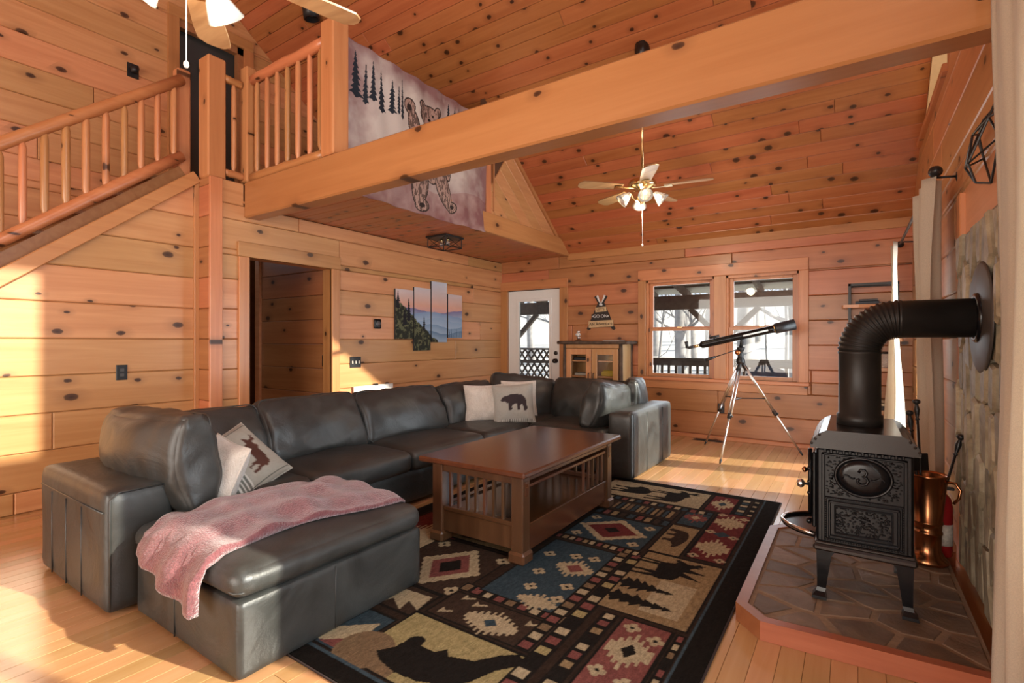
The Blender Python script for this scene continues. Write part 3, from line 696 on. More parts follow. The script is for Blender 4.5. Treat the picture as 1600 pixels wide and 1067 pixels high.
X = -3.385 + .012 * np.sin(Yg * 11) * (1 - v) + .010 * np.sin(Yg * 23 + Zg * 3)
Zw = Zg + .02 * np.sin(u * PI) * (v - 1) * -1 - .03 * np.sin(u * PI) * (1 - v)
vv = np.stack([X, Yg, Zw], -1).reshape(-1, 3); idx = np.arange(ny * nz).reshape(ny, nz)
ff = np.stack([idx[:-1, :-1], idx[1:, :-1], idx[1:, 1:], idx[:-1, 1:]], -1).reshape(-1, 4)
o = link('tapestry', vv.tolist(), ff.tolist(), M['print'], None, True, col=C.reshape(-1, 3)); sdm = o.modifiers.new('thickness', 'SOLIDIFY'); sdm.thickness = .004
tag(o, 'large printed bear tapestry hung over the loft railing', 'tapestry')
# ------------------------------------------------------------------ furniture
LE = M['leather']
def seam(pts, r=.0045): return MB().tube(pts, r, 6)
# sectional sofa along the left wall and the far side
sofa = thing('sectional_sofa', 'large dark grey leather sectional sofa with loose back cushions', 'sofa', (-3.1, 3.0, 0))
def S(name, x0, x1, y0, y1, z0, z1, r, n=8, bulge=(0, 0, 0), wr=0, seed=0):
    return soft(name, (x1 - x0, y1 - y0, z1 - z0), r, LE, sofa, T((x0 + x1) / 2, (y0 + y1) / 2, (z0 + z1) / 2), bulge, n, wr, 5, seed)
arm = S('arm', -3.57, -2.665, .825, 1.09, .012, .545, .035, 10, (.004, .004, .006), .003, 1)
for x in (-3.37, -3.16, -2.95): seam([(x, .8225, .03), (x, .8215, .2), (x, .8220, .44)], .0035).build('seam', LE, arm, True)
seam([(-3.54, .8225, .455), (-3.1, .8212, .455), (-2.69, .8225, .455)], .0035).build('seam', LE, arm, True)
seam([(-3.06, .825, .46), (-3.06, .829, .515), (-3.06, .855, .543), (-3.06, 1.0, .547)], .003).build('seam', LE, arm, True)
seam([(-2.662, .84, .03), (-2.662, .84, .51), (-2.662, .87, .538), (-2.662, 1.06, .538)], .004).build('piping', LE, arm, True)
S('base', -3.57, -2.665, 1.09, 5.2, .03, .27, .02, 6)
S('base', -2.665, -1.78, 4.16, 5.2, .03, .27, .02, 6)
S('back_frame', -3.60, -3.38, 1.09, 5.2, .05, .56, .05, 8)
S('back_frame', -3.40, -1.78, 4.98, 5.2, .05, .56, .05, 8)
arm2 = S('arm', -1.78, -1.555, 4.13, 5.25, .012, .585, .035, 10, (.004, .004, .006), .002, 2)
seam([(-1.553, 4.17, .03), (-1.553, 4.17, .55), (-1.558, 4.17, .58)], .003).build('seam', LE, arm2, True)
seam([(-1.552, 4.5, .03), (-1.552, 4.5, .56)], .003).build('seam', LE, arm2, True); seam([(-1.552, 4.95, .03), (-1.552, 4.95, .56)], .003).build('seam', LE, arm2, True)
for k, (y0, y1) in enumerate(((1.09, 1.80), (1.80, 2.61), (2.61, 3.46), (3.46, 4.20))):
    S('seat_cushion', -3.40, -2.60, y0 + .006, y1 - .006, .265, .415, .05, 14, (.012, .006, .03), .006, 10 + k)
S('seat_cushion', -3.40, -2.60, 4.206, 4.99, .265, .415, .05, 12, (.01, .01, .025), .006, 15)
S('seat_cushion', -2.594, -1.79, 4.10, 4.99, .265, .415, .05, 12, (.01, .01, .025), .006, 16)
def back(cx, cy, cz, wdt, hgt, th, face, tilt, seed, roll=0, name='back_cushion'):
    """face: heading (deg) the cushion looks towards; tilt: leaning back"""
    Mx = T(cx, cy, cz) @ RZ(face + 90) @ RX(-tilt) @ RY(roll)
    o_ = soft(name, (wdt, th, hgt), th * .24, LE, sofa, Mx, (.010, .060, .012), 32, .016, 3.4, seed, .045)
    lp = []
    for a_, b_ in ((-1, -1), (1, -1), (1, 1), (-1, 1)):
        for k_ in range(5):
            an = math.atan2(b_, a_) - PI / 4 + k_ * PI / 8; lp.append(Mx @ Vector((a_ * (wdt / 2 - .05) * 1.0 + .045 * math.cos(an), -th * .30, b_ * (hgt / 2 - .05) + .045 * math.sin(an))))
    MB().tube(lp, .0045, 6, True).build('seam', LE, o_, True)
    return o_
back(-3.22, 1.47, .575, .70, .43, .19, 0, 27, 21)
back(-3.22, 2.21, .585, .77, .45, .19, 0, 28, 22)
back(-3.24, 3.09, .575, .92, .44, .19, 0, 27, 23)
back(-3.24, 4.00, .57, .80, .43, .19, 0, 25, 24)
back(-3.02, 4.66, .58, .70, .48, .20, -48, 16, 25, 8)
back(-2.27, 4.83, .575, .84, .45, .19, -90, 20, 26)
back(-1.95, 4.50, .59, .66, .44, .20, 176, 14, 27, -6)
back(-1.86, 4.98, .60, .42, .42, .16, 190, 6, 28)
back(-3.05, 1.165, .60, .94, .46, .22, 90, 4, 29, 2)

# ottoman
ot = thing('ottoman', 'square dark grey leather ottoman with a blanket on it', 'ottoman', (-2.2, 1.37, 0))
def O_(name, x0, x1, y0, y1, z0, z1, r, n=8, bulge=(0, 0, 0), wr=0, seed=0):
    return soft(name, (x1 - x0, y1 - y0, z1 - z0), r, LE, ot, T((x0 + x1) / 2, (y0 + y1) / 2, (z0 + z1) / 2), bulge, n, wr, 5, seed)
ob = O_('base', -2.63, -1.77, .925, 1.82, .01, .285, .018, 10, (.003, .003, 0), .002, 3)
oc = O_('cushion', -2.64, -1.765, .915, 1.825, .285, .395, .05, 18, (.012, .012, .045), .007, 4)
seam([(-2.25, .921, .02), (-2.25, .920, .275)], .003).build('seam', LE, ob, True); seam([(-1.766, 1.32, .02), (-1.765, 1.32, .275)], .003).build('seam', LE, ob, True)
MB().tube([(-2.61, .918, .318), (-1.79, .918, .318), (-1.772, .935, .318), (-1.772, 1.80, .318), (-1.79, 1.815, .318), (-2.61, 1.815, .318)], .004, 6).build('piping', LE, oc, True)
# blanket draped over the ottoman: thick folded strip
nu, nv = 46, 90; V_, F_ = [], []
def bl(uu, vv, top):
    y = 1.80 - vv * (.925 + .055 * uu); fw = min(1, max(0, vv / .82)); xl = -2.44 - .05 * fw + .02 * math.sin(vv * 7); xr = -1.86 - .09 * fw + .015 * math.sin(vv * 9)
    x = xl + (xr - xl) * uu; ysurf = y; cxn = (x + 2.2) / .44; cyn = (y - 1.37) / .455
    crown = .398 + .042 * max(0, 1 - cxn * cxn) * max(0, 1 - cyn * cyn); edge = min(1, max(0, (1.0 - abs(cyn)) / .12)); z = crown - .035 * (1 - edge) ** 2
    if y < .93:
        d = .93 - y; z = .375 - d * (1.1 + .35 * uu); ysurf = .905 - .02 * math.sin(min(1, d / .06) * PI / 2) - .008 * math.sin(uu * 14)
    wv = .008 * math.sin(uu * 17 + vv * 4) + .007 * math.sin(vv * 23 + uu * 5) + .006 * noise.noise(Vector((uu * 6, vv * 12, 1)))
    th = .030 + .012 * math.sin(uu * PI) + .006 * math.sin(vv * 31)
    n = (0, -1, 0) if y < .91 else (0, 0, 1); h = (th + wv) if top else .004
    return (x + n[0] * h, ysurf + n[1] * h, z + n[2] * h)
for top in (1, 0):
    for i in range(nu + 1):
        for j in range(nv + 1): V_.append(bl(i / nu, j / nv, top))
n1 = (nu + 1) * (nv + 1)
for i in range(nu):
    for j in range(nv):
        a, b, c, d = i * (nv + 1) + j, (i + 1) * (nv + 1) + j, (i + 1) * (nv + 1) + j + 1, i * (nv + 1) + j + 1
        F_ += [(a, d, c, b), (n1 + a, n1 + b, n1 + c, n1 + d)]
for i in range(nu):
    for j in (0, nv):
        a, b = i * (nv + 1) + j, (i + 1) * (nv + 1) + j; F_.append((a, b, n1 + b, n1 + a) if j == 0 else (b, a, n1 + a, n1 + b))
for j in range(nv):
    for i in (0, nu):
        a, b = i * (nv + 1) + j, i * (nv + 1) + j + 1; F_.append((b, a, n1 + a, n1 + b) if i == 0 else (a, b, n1 + b, n1 + a))
tag(link('blanket', V_, F_, M['blanket'], None, True), 'dusty rose fleece blanket folded over the leather ottoman', 'blanket')

# throw pillows
def axes(loc, e1, e2):
    e1 = Vector(e1).normalized(); e2 = Vector(e2); e2 = (e2 - e1 * e1.dot(e2)).normalized(); n = e1.cross(e2)
    m_ = Matrix((e1, -n, e2)).transposed().to_4x4(); return T(*loc) @ m_
def pillow(name, label, wd, hg, th, Mx, paint=None, m='print', n=64):
    us = np.sin(np.linspace(-1, 1, n) * PI / 2); A, B = np.meshgrid(us, us, indexing='ij')
    prof = np.clip((1 - np.abs(A) ** 3.2) * (1 - np.abs(B) ** 3.2), 0, 1) ** .55
    ka = 1 - .07 * (1 - B ** 2); kb = 1 - .07 * (1 - A ** 2)
    x = A * ka * wd / 2; z = B * kb * hg / 2; wrk = np.array([[noise.noise(Vector((a * 3, b * 3, wd * 9))) for b in us] for a in us]) * .010
    y = prof * th / 2 + wrk * prof
    P = np.concatenate([np.stack([x, -y, z], -1).reshape(-1, 3), np.stack([x, y, z], -1).reshape(-1, 3)]); idx = np.arange(n * n).reshape(n, n)
    q = np.stack([idx[:-1, :-1], idx[1:, :-1], idx[1:, 1:], idx[:-1, 1:]], -1).reshape(-1, 4)
    col = None
    if paint is not None:
        c = paint(A, B).reshape(-1, 3); col = np.concatenate([c, c])
    Am = np.array(Mx); P = P @ Am[:3, :3].T + Am[:3, 3]
    loc = Vector(Mx.to_translation()); root = thing(name, label, 'pillow', tuple(loc), 'throw pillows on the sectional sofa')
    link('cover', P.tolist(), np.concatenate([q, q[:, ::-1] + n * n]).tolist(), M[m], root, True, col=col)
    s = [(-1, -1), (1, -1), (1, 1), (-1, 1)]; edge = []
    for k in range(4):
        for t in np.linspace(0, 1, 14)[:-1]:
            a = s[k][0] * (1 - t) + s[(k + 1) % 4][0] * t; b = s[k][1] * (1 - t) + s[(k + 1) % 4][1] * t
            edge.append(Mx @ Vector((a * (1 - .07 * (1 - b * b)) * wd / 2, 0, b * (1 - .07 * (1 - a * a)) * hg / 2)))
    MB().tube(edge, .005, 6, True).build('piping', M['cream'] if m == 'cream' else M['pcream'], root, True)
    return root
M['pcream'] = fabric('pillow_piping', (.42, .40, .35))
def paint_bear(A, B):
    C = np.zeros(A.shape + (3,)); C[:] = (.40, .39, .35); C *= (.92 + .16 * vnoise(A + 2, B + 2, 40, 2, 2))[..., None]
    fr = (np.maximum(np.abs(A), np.abs(B)) > .80) & (np.maximum(np.abs(A), np.abs(B)) < .825); C[fr] = (.10, .10, .09)
    st = (B < -.84); C[st] = np.where((np.sin(A[st] * 70) > 0)[:, None], (.62, .60, .55), (.22, .21, .19))
    C[pip(shape(BEAR, 0, .05, 1.36, .98), A, B)] = (.048, .036, .040); return C
def paint_moose(A, B):
    C = np.zeros(A.shape + (3,)); C[:] = (.36, .34, .29); C *= (.92 + .16 * vnoise(A + 2, B + 2, 40, 2, 2))[..., None]
    st = (B < -.42); C[st] = np.where((np.sin(B[st] * 52) > 0)[:, None], (.66, .64, .58), (.15, .15, .13))
    fr = (np.abs(A) > .86) & (np.abs(A) < .885); C[fr] = (.08, .08, .07)
    C[pip(shape(MOOSE, .05, .28, 1.15, .95), A, B)] = (.085, .036, .026); return C
pillow('bear_pillow', 'grey throw pillow with a dark walking bear, leaning in the sofa corner', .40, .38, .13, T(-2.72, 4.06, .60) @ RZ(38) @ RX(-14) @ RY(-3), paint_bear)
pillow('cream_pillow', 'plain cream pillow beside the grey bear pillow', .38, .36, .15, T(-2.98, 3.93, .60) @ RZ(50) @ RX(-16), m='cream')
pillow('tan_pillow', 'pale tan pillow peeping out behind the grey bear pillow', .36, .36, .12, T(-2.84, 4.34, .62) @ RZ(40) @ RX(-18), m='cream')
pillow('moose_pillow', 'striped pillow with a brown moose, tilted at the near sofa end', .40, .42, .12, axes((-2.79, 1.47, .535), (.62, .42, -.655), (-.324, .915, .234)), paint_moose)
pillow('fleece_pillow', 'cream fleece pillow under the striped moose pillow', .38, .34, .14, axes((-2.74, 1.335, .515), (1, -.06, -.10), (0, .36, .92)), m='cream')

# coffee table (mission style)
ct = thing('coffee_table', 'dark oak mission coffee table with spindle sides on the lodge rug', 'table', (-1.77, 2.84, .012))
ZB = .012
top = MB().box(-2.15, -1.40, 2.185, 3.50, .488, .520, .008).build('tabletop', M['oak'], ct)
for x0, y0 in ((-2.095, 2.25), (-1.525, 2.25), (-2.095, 3.365), (-1.525, 3.365)):
    lg = MB().box(x0, x0 + .075, y0, y0 + .075, .07, .488, .005).build('leg', M['oak_z'], ct)
    MB().box(x0 - .015, x0 + .09, y0 - .015, y0 + .09, ZB, .075, .012).build('foot_block', M['oak_z'], lg)
    sx = x0 + .075 if x0 > -1.8 else x0
    d = .004 if x0 > -1.8 else -.004
    MB().box(sx, sx + d, y0 + .024, y0 + .051, .37, .45).build('tenon', M['oak'], lg)
for y in (2.262, 3.385):
    MB().box(-2.02, -1.525, y, y + .045, .43, .488, .003).build('apron', M['oak_z'], ct)
    MB().box(-2.02, -1.525, y, y + .045, .20, .225, .003).build('rail', M['oak_z'], ct)
    MB().box(-2.02, -1.525, y + .008, y + .035, .075, .20, .003).build('panel', M['oak_z'], ct)
    for k in range(7):
        x = -1.985 + k * .063; MB().box(x, x + .017, y + .012, y + .034, .22, .435, .002).build('spindle', M['oak_z'], ct)
for x in (-2.085, -1.495):
    MB().box(x, x + .04, 2.325, 3.365, .445, .488, .003).build('apron', M['oak'], ct)
    MB().box(x, x + .035, 2.325, 3.365, .405, .425, .003).build('rail', M['oak'], ct)
    MB().box(x + .006, x + .03, 2.325, 3.365, .06, .20, .003).build('panel', M['oak'], ct)
    MB().box(x - .004, x + .04, 2.325, 3.365, .195, .212, .003).build('rail', M['oak'], ct)
    for k in range(5):
        y = 3.02 + k * .072; MB().box(x + .012, x + .028, y, y + .014, .212, .408, .002).build('spindle', M['oak_z'], ct)
MB().box(-2.05, -1.49, 2.29, 3.40, .185, .20).build('shelf', M['oak'], ct)

# rug: woven picture panels, colour per point
RW, RL = 2.13, 3.08; na, nb = 410, 594
sa = np.linspace(0, RW, na); tb = np.linspace(0, RL, nb); Sg, Tg = np.meshgrid(sa, tb, indexing='ij')
BLK = np.array((.020, .016, .013)); TAN = np.array((.36, .245, .125)); GOLD = np.array((.42, .33, .15)); CRM = np.array((.52, .41, .25)); RED = np.array((.17, .035, .032)); ROSE = np.array((.25, .085, .070)); BLU = np.array((.050, .075, .090)); BRN = np.array((.060, .036, .024)); SAND = np.array((.24, .155, .085))
C = np.zeros((na, nb, 3)); C[:] = BRN * .75
def rect(s0, s1, t0, t1): return (Sg > s0) & (Sg < s1) & (Tg > t0) & (Tg < t1)
def put(m_, c): C[m_] = c
def dia(cs, ct_, rs, rt, k=0, teeth=0):
    d = np.abs(Sg - cs) / rs + np.abs(Tg - ct_) / rt
    if teeth: d = d + .14 * (np.abs(((Sg - cs) / rs * teeth) % 1 - .5))
    return d < 1
def star(cs, ct_, rs, rt):
    """stepped woven star"""
    q = .0135; k = np.round((Sg - cs) / q); a = np.abs(k * q) / rs; b = np.abs(Tg - ct_) / rt; return (a < 1) & (b < (1 - a * .72) * np.where(k % 2 == 0, 1, .66))
def flower(cs, ct_, r=.03, c=CRM):
    for dx, dy in ((1, 0), (-1, 0), (0, 1), (0, -1)): put((Sg - cs - dx * r * .8) ** 2 + (Tg - ct_ - dy * r * .8) ** 2 < (r * .62) ** 2, c)
    put((Sg - cs) ** 2 + (Tg - ct_) ** 2 < (r * .35) ** 2, BLK)
def fill(s0, s1, t0, t1, c): put(rect(s0, s1, t0, t1), BLK); put(rect(s0 + .012, s1 - .012, t0 + .012, t1 - .012), c)
def strip(s0, s1, t0, t1, cols, along='t', n=10):
    put(rect(s0, s1, t0, t1), BLK)
    for k in range(n):
        f0, f1 = (k + .18) / n, (k + .82) / n
        if along == 't': put(rect(s0 + .012, s1 - .012, t0 + (t1 - t0) * f0, t0 + (t1 - t0) * f1), cols[k % len(cols)])
        else: put(rect(s0 + (s1 - s0) * f0, s0 + (s1 - s0) * f1, t0 + .012, t1 - .012), cols[k % len(cols)])
def poly(pts, c): put(pip(pts, Sg, Tg), c)
# mirrored helper fields on the hidden left side keep the patchwork going
fill(.12, .60, .10, .60, BLU); put(star(.36, .35, .2, .2), CRM); fill(.12, .60, .66, 1.5, RED); put(star(.36, 1.05, .2, .34), CRM)
fill(.12, .60, 1.56, 2.4, TAN); poly(shape(BEAR, .36, 1.95, .62, .40, False, -PI / 2), BLK); fill(.12, .85, 2.46, 2.98, ROSE); put(star(.45, 2.7, .22, .2), CRM)
# near corner: zigzag triangles
fill(.62, .96, .10, .40, BLU); poly([(.66, .12), (.95, .14), (.92, .34)], CRM); poly([(.80, .12), (.95, .12), (.95, .24)], ROSE)
fill(.62, .98, .44, .66, BRN); poly([(.66, .60), (.78, .46), (.80, .52), (.90, .46), (.88, .54), (.97, .50), (.95, .62)], CRM)
# left diamond panel
fill(.50, 1.03, .66, 1.20, BRN); put(dia(.80, .92, .20, .25, teeth=6), CRM); put(dia(.80, .92, .125, .165), ROSE); put(dia(.80, .92, .07, .09), BLK)
for a in ((.58, .74), (.98, .72), (.58, 1.12), (1.0, 1.12)): flower(*a)
fill(.5, 1.03, 1.22, 1.60, TAN); poly(shape(BEAR, .77, 1.42, .30, .40, False, -PI / 2), BLK)
# big bear panel
fill(.97, 1.58, .10, .50, GOLD); put(rect(.985, 1.2, .11, .20) | ((Sg - 1.0) ** 2 + (Tg - .18) ** 2 < .12 ** 2), SAND)
poly([(1.05, .20), (1.09, .26), (1.10, .35), (1.13, .37), (1.16, .36), (1.17, .32), (1.24, .32), (1.27, .36), (1.30, .33), (1.40, .36), (1.46, .44), (1.52, .49), (1.57, .45), (1.50, .36), (1.46, .26), (1.40, .20), (1.30, .16), (1.2, .15), (1.1, .17)], BLK)
poly([(1.27, .36), (1.30, .43), (1.37, .45), (1.37, .39), (1.33, .35)], GOLD); put((Sg - 1.42) ** 2 + (Tg - .42) ** 2 < .022 ** 2, GOLD)
fill(1.0, 1.56, .51, .74, BRN); put(star(1.30, .60, .13, .10), CRM); put(dia(1.30, .60, .035, .035), BLU)
for s_, t_ in ((1.08, .56), (1.18, .68), (1.46, .68), (1.5, .56), (1.1, .70)): poly([(s_ - .03, t_ - .02), (s_ + .03, t_ + .02), (s_ + .02, t_ + .03), (s_ - .01, t_ + .01), (s_ - .03, t_ + .03)], CRM)
strip(.99, 1.57, .75, .83, [SAND, ROSE, CRM, ROSE], 's', 9)
# blue flowered panel with checked strips
fill(1.08, 1.49, .80, 1.56, BLU); put(star(1.36, 1.26, .10, .11), CRM); put(star(1.37, .86, .10, .08), CRM); put(dia(1.36, 1.26, .05, .05), ROSE)
for a in ((1.30, 1.40), (1.40, 1.42), (1.22, 1.13), (1.42, 1.06), (1.27, .97), (1.44, .93), (1.16, 1.35)): flower(*a, .026)
strip(1.47, 1.54, .52, 1.60, [ROSE, CRM, SAND], 't', 15); strip(1.545, 1.62, .05, 1.62, [CRM, BLK, GOLD, ROSE], 't', 20); strip(1.66, 1.73, .05, .96, [ROSE, CRM, BLK, TAN], 't', 14)
strip(1.05, 1.58, 1.585, 1.655, [ROSE, TAN, CRM], 's', 12)
# moose panel
fill(1.60, 2.015, .985, 1.70, TAN); put((Sg > 1.78) & (Sg < 1.95) & (np.abs(Tg - 1.22) < .17), CRM)
poly(shape(MOOSE, 1.76, 1.53, .28, .34, False, -PI / 2), BLK); poly([(1.78, 1.62), (1.93, 1.66), (1.86, 1.58), (1.96, 1.55), (1.84, 1.53), (1.95, 1.46), (1.82, 1.48), (1.74, 1.52)], BLK)
for t_, tip in ((1.27, 1.90), (1.12, 1.94)): poly([(b_, a_) for a_, b_ in pine_shape(t_, 1.61, tip, .09, int(t_ * 10), 7)], BLK)
# rose panel at the bottom
fill(1.745, 1.97, .10, .965, ROSE); put(star(1.855, .74, .085, .13), CRM); put(star(1.855, .34, .085, .13), CRM); put(dia(1.855, .74, .03, .05), BLK)
for a in ((1.81, .90), (1.92, .86), (1.80, .57), (1.91, .55), (1.85, .16)): flower(*a, .026)
strip(1.975, 2.02, .08, .96, [CRM, ROSE, BLK, SAND], 't', 14)
# blue diamond, little bear, red stars, animals along the far end
fill(1.07, 1.57, 1.66, 2.12, BLU); put(dia(1.31, 1.88, .235, .21, teeth=6), CRM); put(dia(1.31, 1.88, .165, .145), RED); put(dia(1.31, 1.88, .05, .05), BLK)
for a in ((1.13, 2.04), (1.5, 2.03), (1.14, 1.72), (1.5, 1.73)): flower(*a, .026)
fill(1.59, 1.78, 1.70, 2.20, TAN); poly(shape(BEAR, 1.68, 1.97, .30, .15, True, -PI / 2), BRN * .8)
fill(1.79, 2.01, 1.73, 2.62, RED); put(star(1.90, 2.42, .085, .15), CRM); put(star(1.90, 1.94, .085, .15), CRM); put(dia(1.9, 2.18, .05, .05), BLU)
for a in ((1.83, 2.2), (1.97, 2.16), (1.83, 2.56), (1.97, 2.54), (1.83, 1.78), (1.97, 1.78)): flower(*a, .022)
strip(1.06, 1.58, 2.13, 2.24, [BLU, ROSE, TAN, BRN], 's', 9); fill(1.60, 1.78, 2.22, 2.58, BLU); put(star(1.69, 2.40, .07, .11), ROSE); put(dia(1.69, 2.4, .03, .04), CRM)
fill(1.06, 1.58, 2.25, 2.48, BRN); strip(1.12, 1.55, 2.28, 2.45, [SAND, BLU, TAN], 's', 12)
strip(1.0, 1.78, 2.49, 2.57, [CRM, BLU, ROSE], 's', 14)
fill(.86, 1.67, 2.58, 3.0, CRM * .85); poly(shape(BEAR, 1.10, 2.80, .22, .34, False, -PI / 2), BLK); poly(shape(MOOSE, 1.42, 2.80, .34, .36, False, -PI / 2), BLK)
fill(1.685, 1.875, 2.60, 3.0, RED); put(star(1.78, 2.8, .075, .15), CRM); put(dia(1.78, 2.8, .03, .05), BLU); strip(1.88, 1.95, 2.62, 3.0, [BLU, CRM], 't', 6); strip(1.96, 2.01, 2.62, 3.0, [CRM, BLK], 't', 7)
# dark border with a fine blue line
bd = (Sg > 2.025) | (Sg < .105) | (Tg < .09) | (Tg > 3.0); put(bd, BLK * .9)
ln = ((np.abs(Sg - 2.028) < .006) & (Tg > .085)) | ((np.abs(Tg - .088) < .006) & (Sg < 2.03)); put(ln, BLU * 1.3)
C *= (.46 + .50 * vnoise(Sg * 3, Tg, 60, 4, 2))[..., None]
Zr = .010 + .0015 * vnoise(Sg, Tg, 50, 6, 1); Zr[0, :] = Zr[-1, :] = .004; Zr[:, 0] = Zr[:, -1] = .004
vv = np.stack([Sg - 2.57, Tg + 1.12, Zr], -1).reshape(-1, 3); idx = np.arange(na * nb).reshape(na, nb)
ff = np.stack([idx[:-1, :-1], idx[1:, :-1], idx[1:, 1:], idx[:-1, 1:]], -1).reshape(-1, 4)
rug = thing('area_rug', 'dark lodge patchwork rug with bears, moose and woven stars', 'rug', (-1.5, 2.66, 0))
link('pile', vv.tolist(), ff.tolist(), M['rug'], rug, False, col=C.reshape(-1, 3))
MB().tube([(-2.57, 1.12, .006), (-.44, 1.12, .006), (-.44, 4.20, .006), (-2.57, 4.20, .006)], .006, 6, True).build('binding', mat('rug_binding', (.03, .018, .015), .9), rug, True)
# ------------------------------------------------------------------ hearth, stone, stove
def voronoi_cells(rect, n, seed, sx=1.0, sy=1.0):
    rs = random.Random(seed); x0, x1, y0, y1 = rect; pts = []
    nx = max(1, round(math.sqrt(n * (x1 - x0) * sx / ((y1 - y0) * sy)))); ny_ = max(1, round(n / nx))
    for i in range(nx):
        for j in range(ny_): pts.append((x0 + (i + .5 + rs.uniform(-.36, .36) + (.25 if j % 2 else -.25)) * (x1 - x0) / nx, y0 + (j + .5 + rs.uniform(-.36, .36)) * (y1 - y0) / ny_))
    cells = []
    for i, p in enumerate(pts):
        c = [(x0, y0), (x1, y0), (x1, y1), (x0, y1)]
        for j, q in enumerate(pts):
            if i == j: continue
            a, b = (q[0] - p[0]) * sx * sx, (q[1] - p[1]) * sy * sy; mx, my = (p[0] + q[0]) / 2, (p[1] + q[1]) / 2
            c = clip_poly(c, a, b, a * mx + b * my)
            if len(c) < 3: break
        if len(c) >= 3: cells.append(c)
    return cells
hz = .072; YH0, YH1 = 2.24, 3.56
out = [(-.31, YH0), (.455, YH0 + .05), (.455, YH1), (-.32, YH1), (-.42, YH1 - .12), (-.42, YH0 + .11)]
inn = inset(out, .045)
hearth = thing('hearth', 'raised slate hearth pad with a pine border below the stove', 'hearth', (0, 2.9, 0))
fz = (V3(0, 0, 0), ex, ey, ez)
MB().prism(inn, fz, .001, .0675).build('mortar_bed', M['grout'], hearth)
for i in range(len(out)):
    a, b = out[i], out[(i + 1) % len(out)]
    if a[0] > .4 and b[0] > .4: continue
    c, d = min(inn, key=lambda p: math.dist(p, b)), min(inn, key=lambda p: math.dist(p, a))
    MB().prism([a, b, c, d], fz, .001, .078).build('border_board', M['redpine'] if 'redpine' in M else M['beam'], hearth)
for c in voronoi_cells((-.39, .45, YH0 + .04, YH1 - .02), 34, 5, 1.0, 1.25):
    for k in range(len(inn)):
        p, q = inn[k], inn[(k + 1) % len(inn)]; L = math.dist(p, q); nx_, ny_ = (q[1] - p[1]) / L, -(q[0] - p[0]) / L
        c = clip_poly(c, nx_, ny_, nx_ * p[0] + ny_ * p[1] - .004)
        if len(c) < 3: break
    if len(c) < 3: continue
    c = inset(c, random.uniform(.008, .016))
    if c and len(c) >= 3: plank_obj(c, (V3(0, 0, .058), ex, ey, ez), random.uniform(.0125, .0145), .003, M['slate'], hearth, 'slate')
# stone facing on the right wall
stone = thing('wall_stone', 'rough ledge stone facing behind the stove', None, (XR, 2.85, .0), kind='structure')
MB().box(.475, XR, 2.30, 3.53, .072, 1.745).build('mortar', M['grout'], stone)
for c in voronoi_cells((2.30, 3.53, .075, 1.74), 90, 11, 2.0, 1.0):
    c = inset(c, random.uniform(.004, .010))
    if c and len(c) >= 3: plank_obj(c, (V3(.475, 0, 0), ey, ez, -ex), random.uniform(.012, .034), .010, M['ledge'], stone, 'stone')

SX, SY = .035, 2.86; sx0, sx1, sy0, sy1 = -.135, .205, 2.60, 3.12
M['lid'] = mat('lid_enamel', (.012, .009, .008), .22, spec=.45)
stove = thing('wood_stove', 'black enamel cast iron wood stove on four legs', 'stove', (SX, SY, hz + .002))
zb = hz + .002
for x, y, dx, dy in ((sx0 + .03, sy0 + .03, -1, -1), (sx1 - .03, sy0 + .03, 1, -1), (sx0 + .03, sy1 - .03, -1, 1), (sx1 - .03, sy1 - .03, 1, 1)):
    lg = MB(); prof = [(.30, .030, 0), (.25, .027, .002), (.18, .021, .006), (.12, .017, .010), (zb + .03, .017, .014), (zb + .012, .026, .018), (zb, .028, .018)]
    vs = []; fs = []
    for z, h_, off in prof:
        cx_, cy_ = x + dx * off, y + dy * off; vs += [(cx_ - h_, cy_ - h_, z), (cx_ + h_, cy_ - h_, z), (cx_ + h_, cy_ + h_, z), (cx_ - h_, cy_ + h_, z)]
    for k in range(len(prof) - 1):
        for e in range(4): fs.append((k * 4 + e, k * 4 + (e + 1) % 4, k * 4 + 4 + (e + 1) % 4, k * 4 + 4 + e)[::-1])
    fs += [(0, 1, 2, 3), tuple(range(4 * len(prof) - 4, 4 * len(prof)))[::-1]]
    lg.add(vs, fs).build('leg', M['iron'], stove)
# curved aprons between the legs
for y in (sy0 + .015, sy1 - .025):
    P = [(sx0 + .04, .295), (sx1 - .04, .295)] + [(sx1 - .04 - (sx1 - sx0 - .08) * k / 10, .262 + .028 * math.sin(PI * k / 10) ** .6 - (.03 if k in (0, 10) else 0)) for k in range(11)]
    MB().prism(P, (V3(0, y, 0), ex, ez, ey), 0, .012).build('apron', M['iron'], stove)
MB().box(sx0 - .012, sx1 + .012, sy0 - .012, sy1 + .012, .285, .312, .008).box(sx0 - .004, sx1 + .004, sy0 - .004, sy1 + .004, .312, .325, .004).build('base_plate', M['bronze'], stove)
body = MB().box(sx0, sx1, sy0, sy1, .32, .735, .01).build('body', M['iron'], stove)
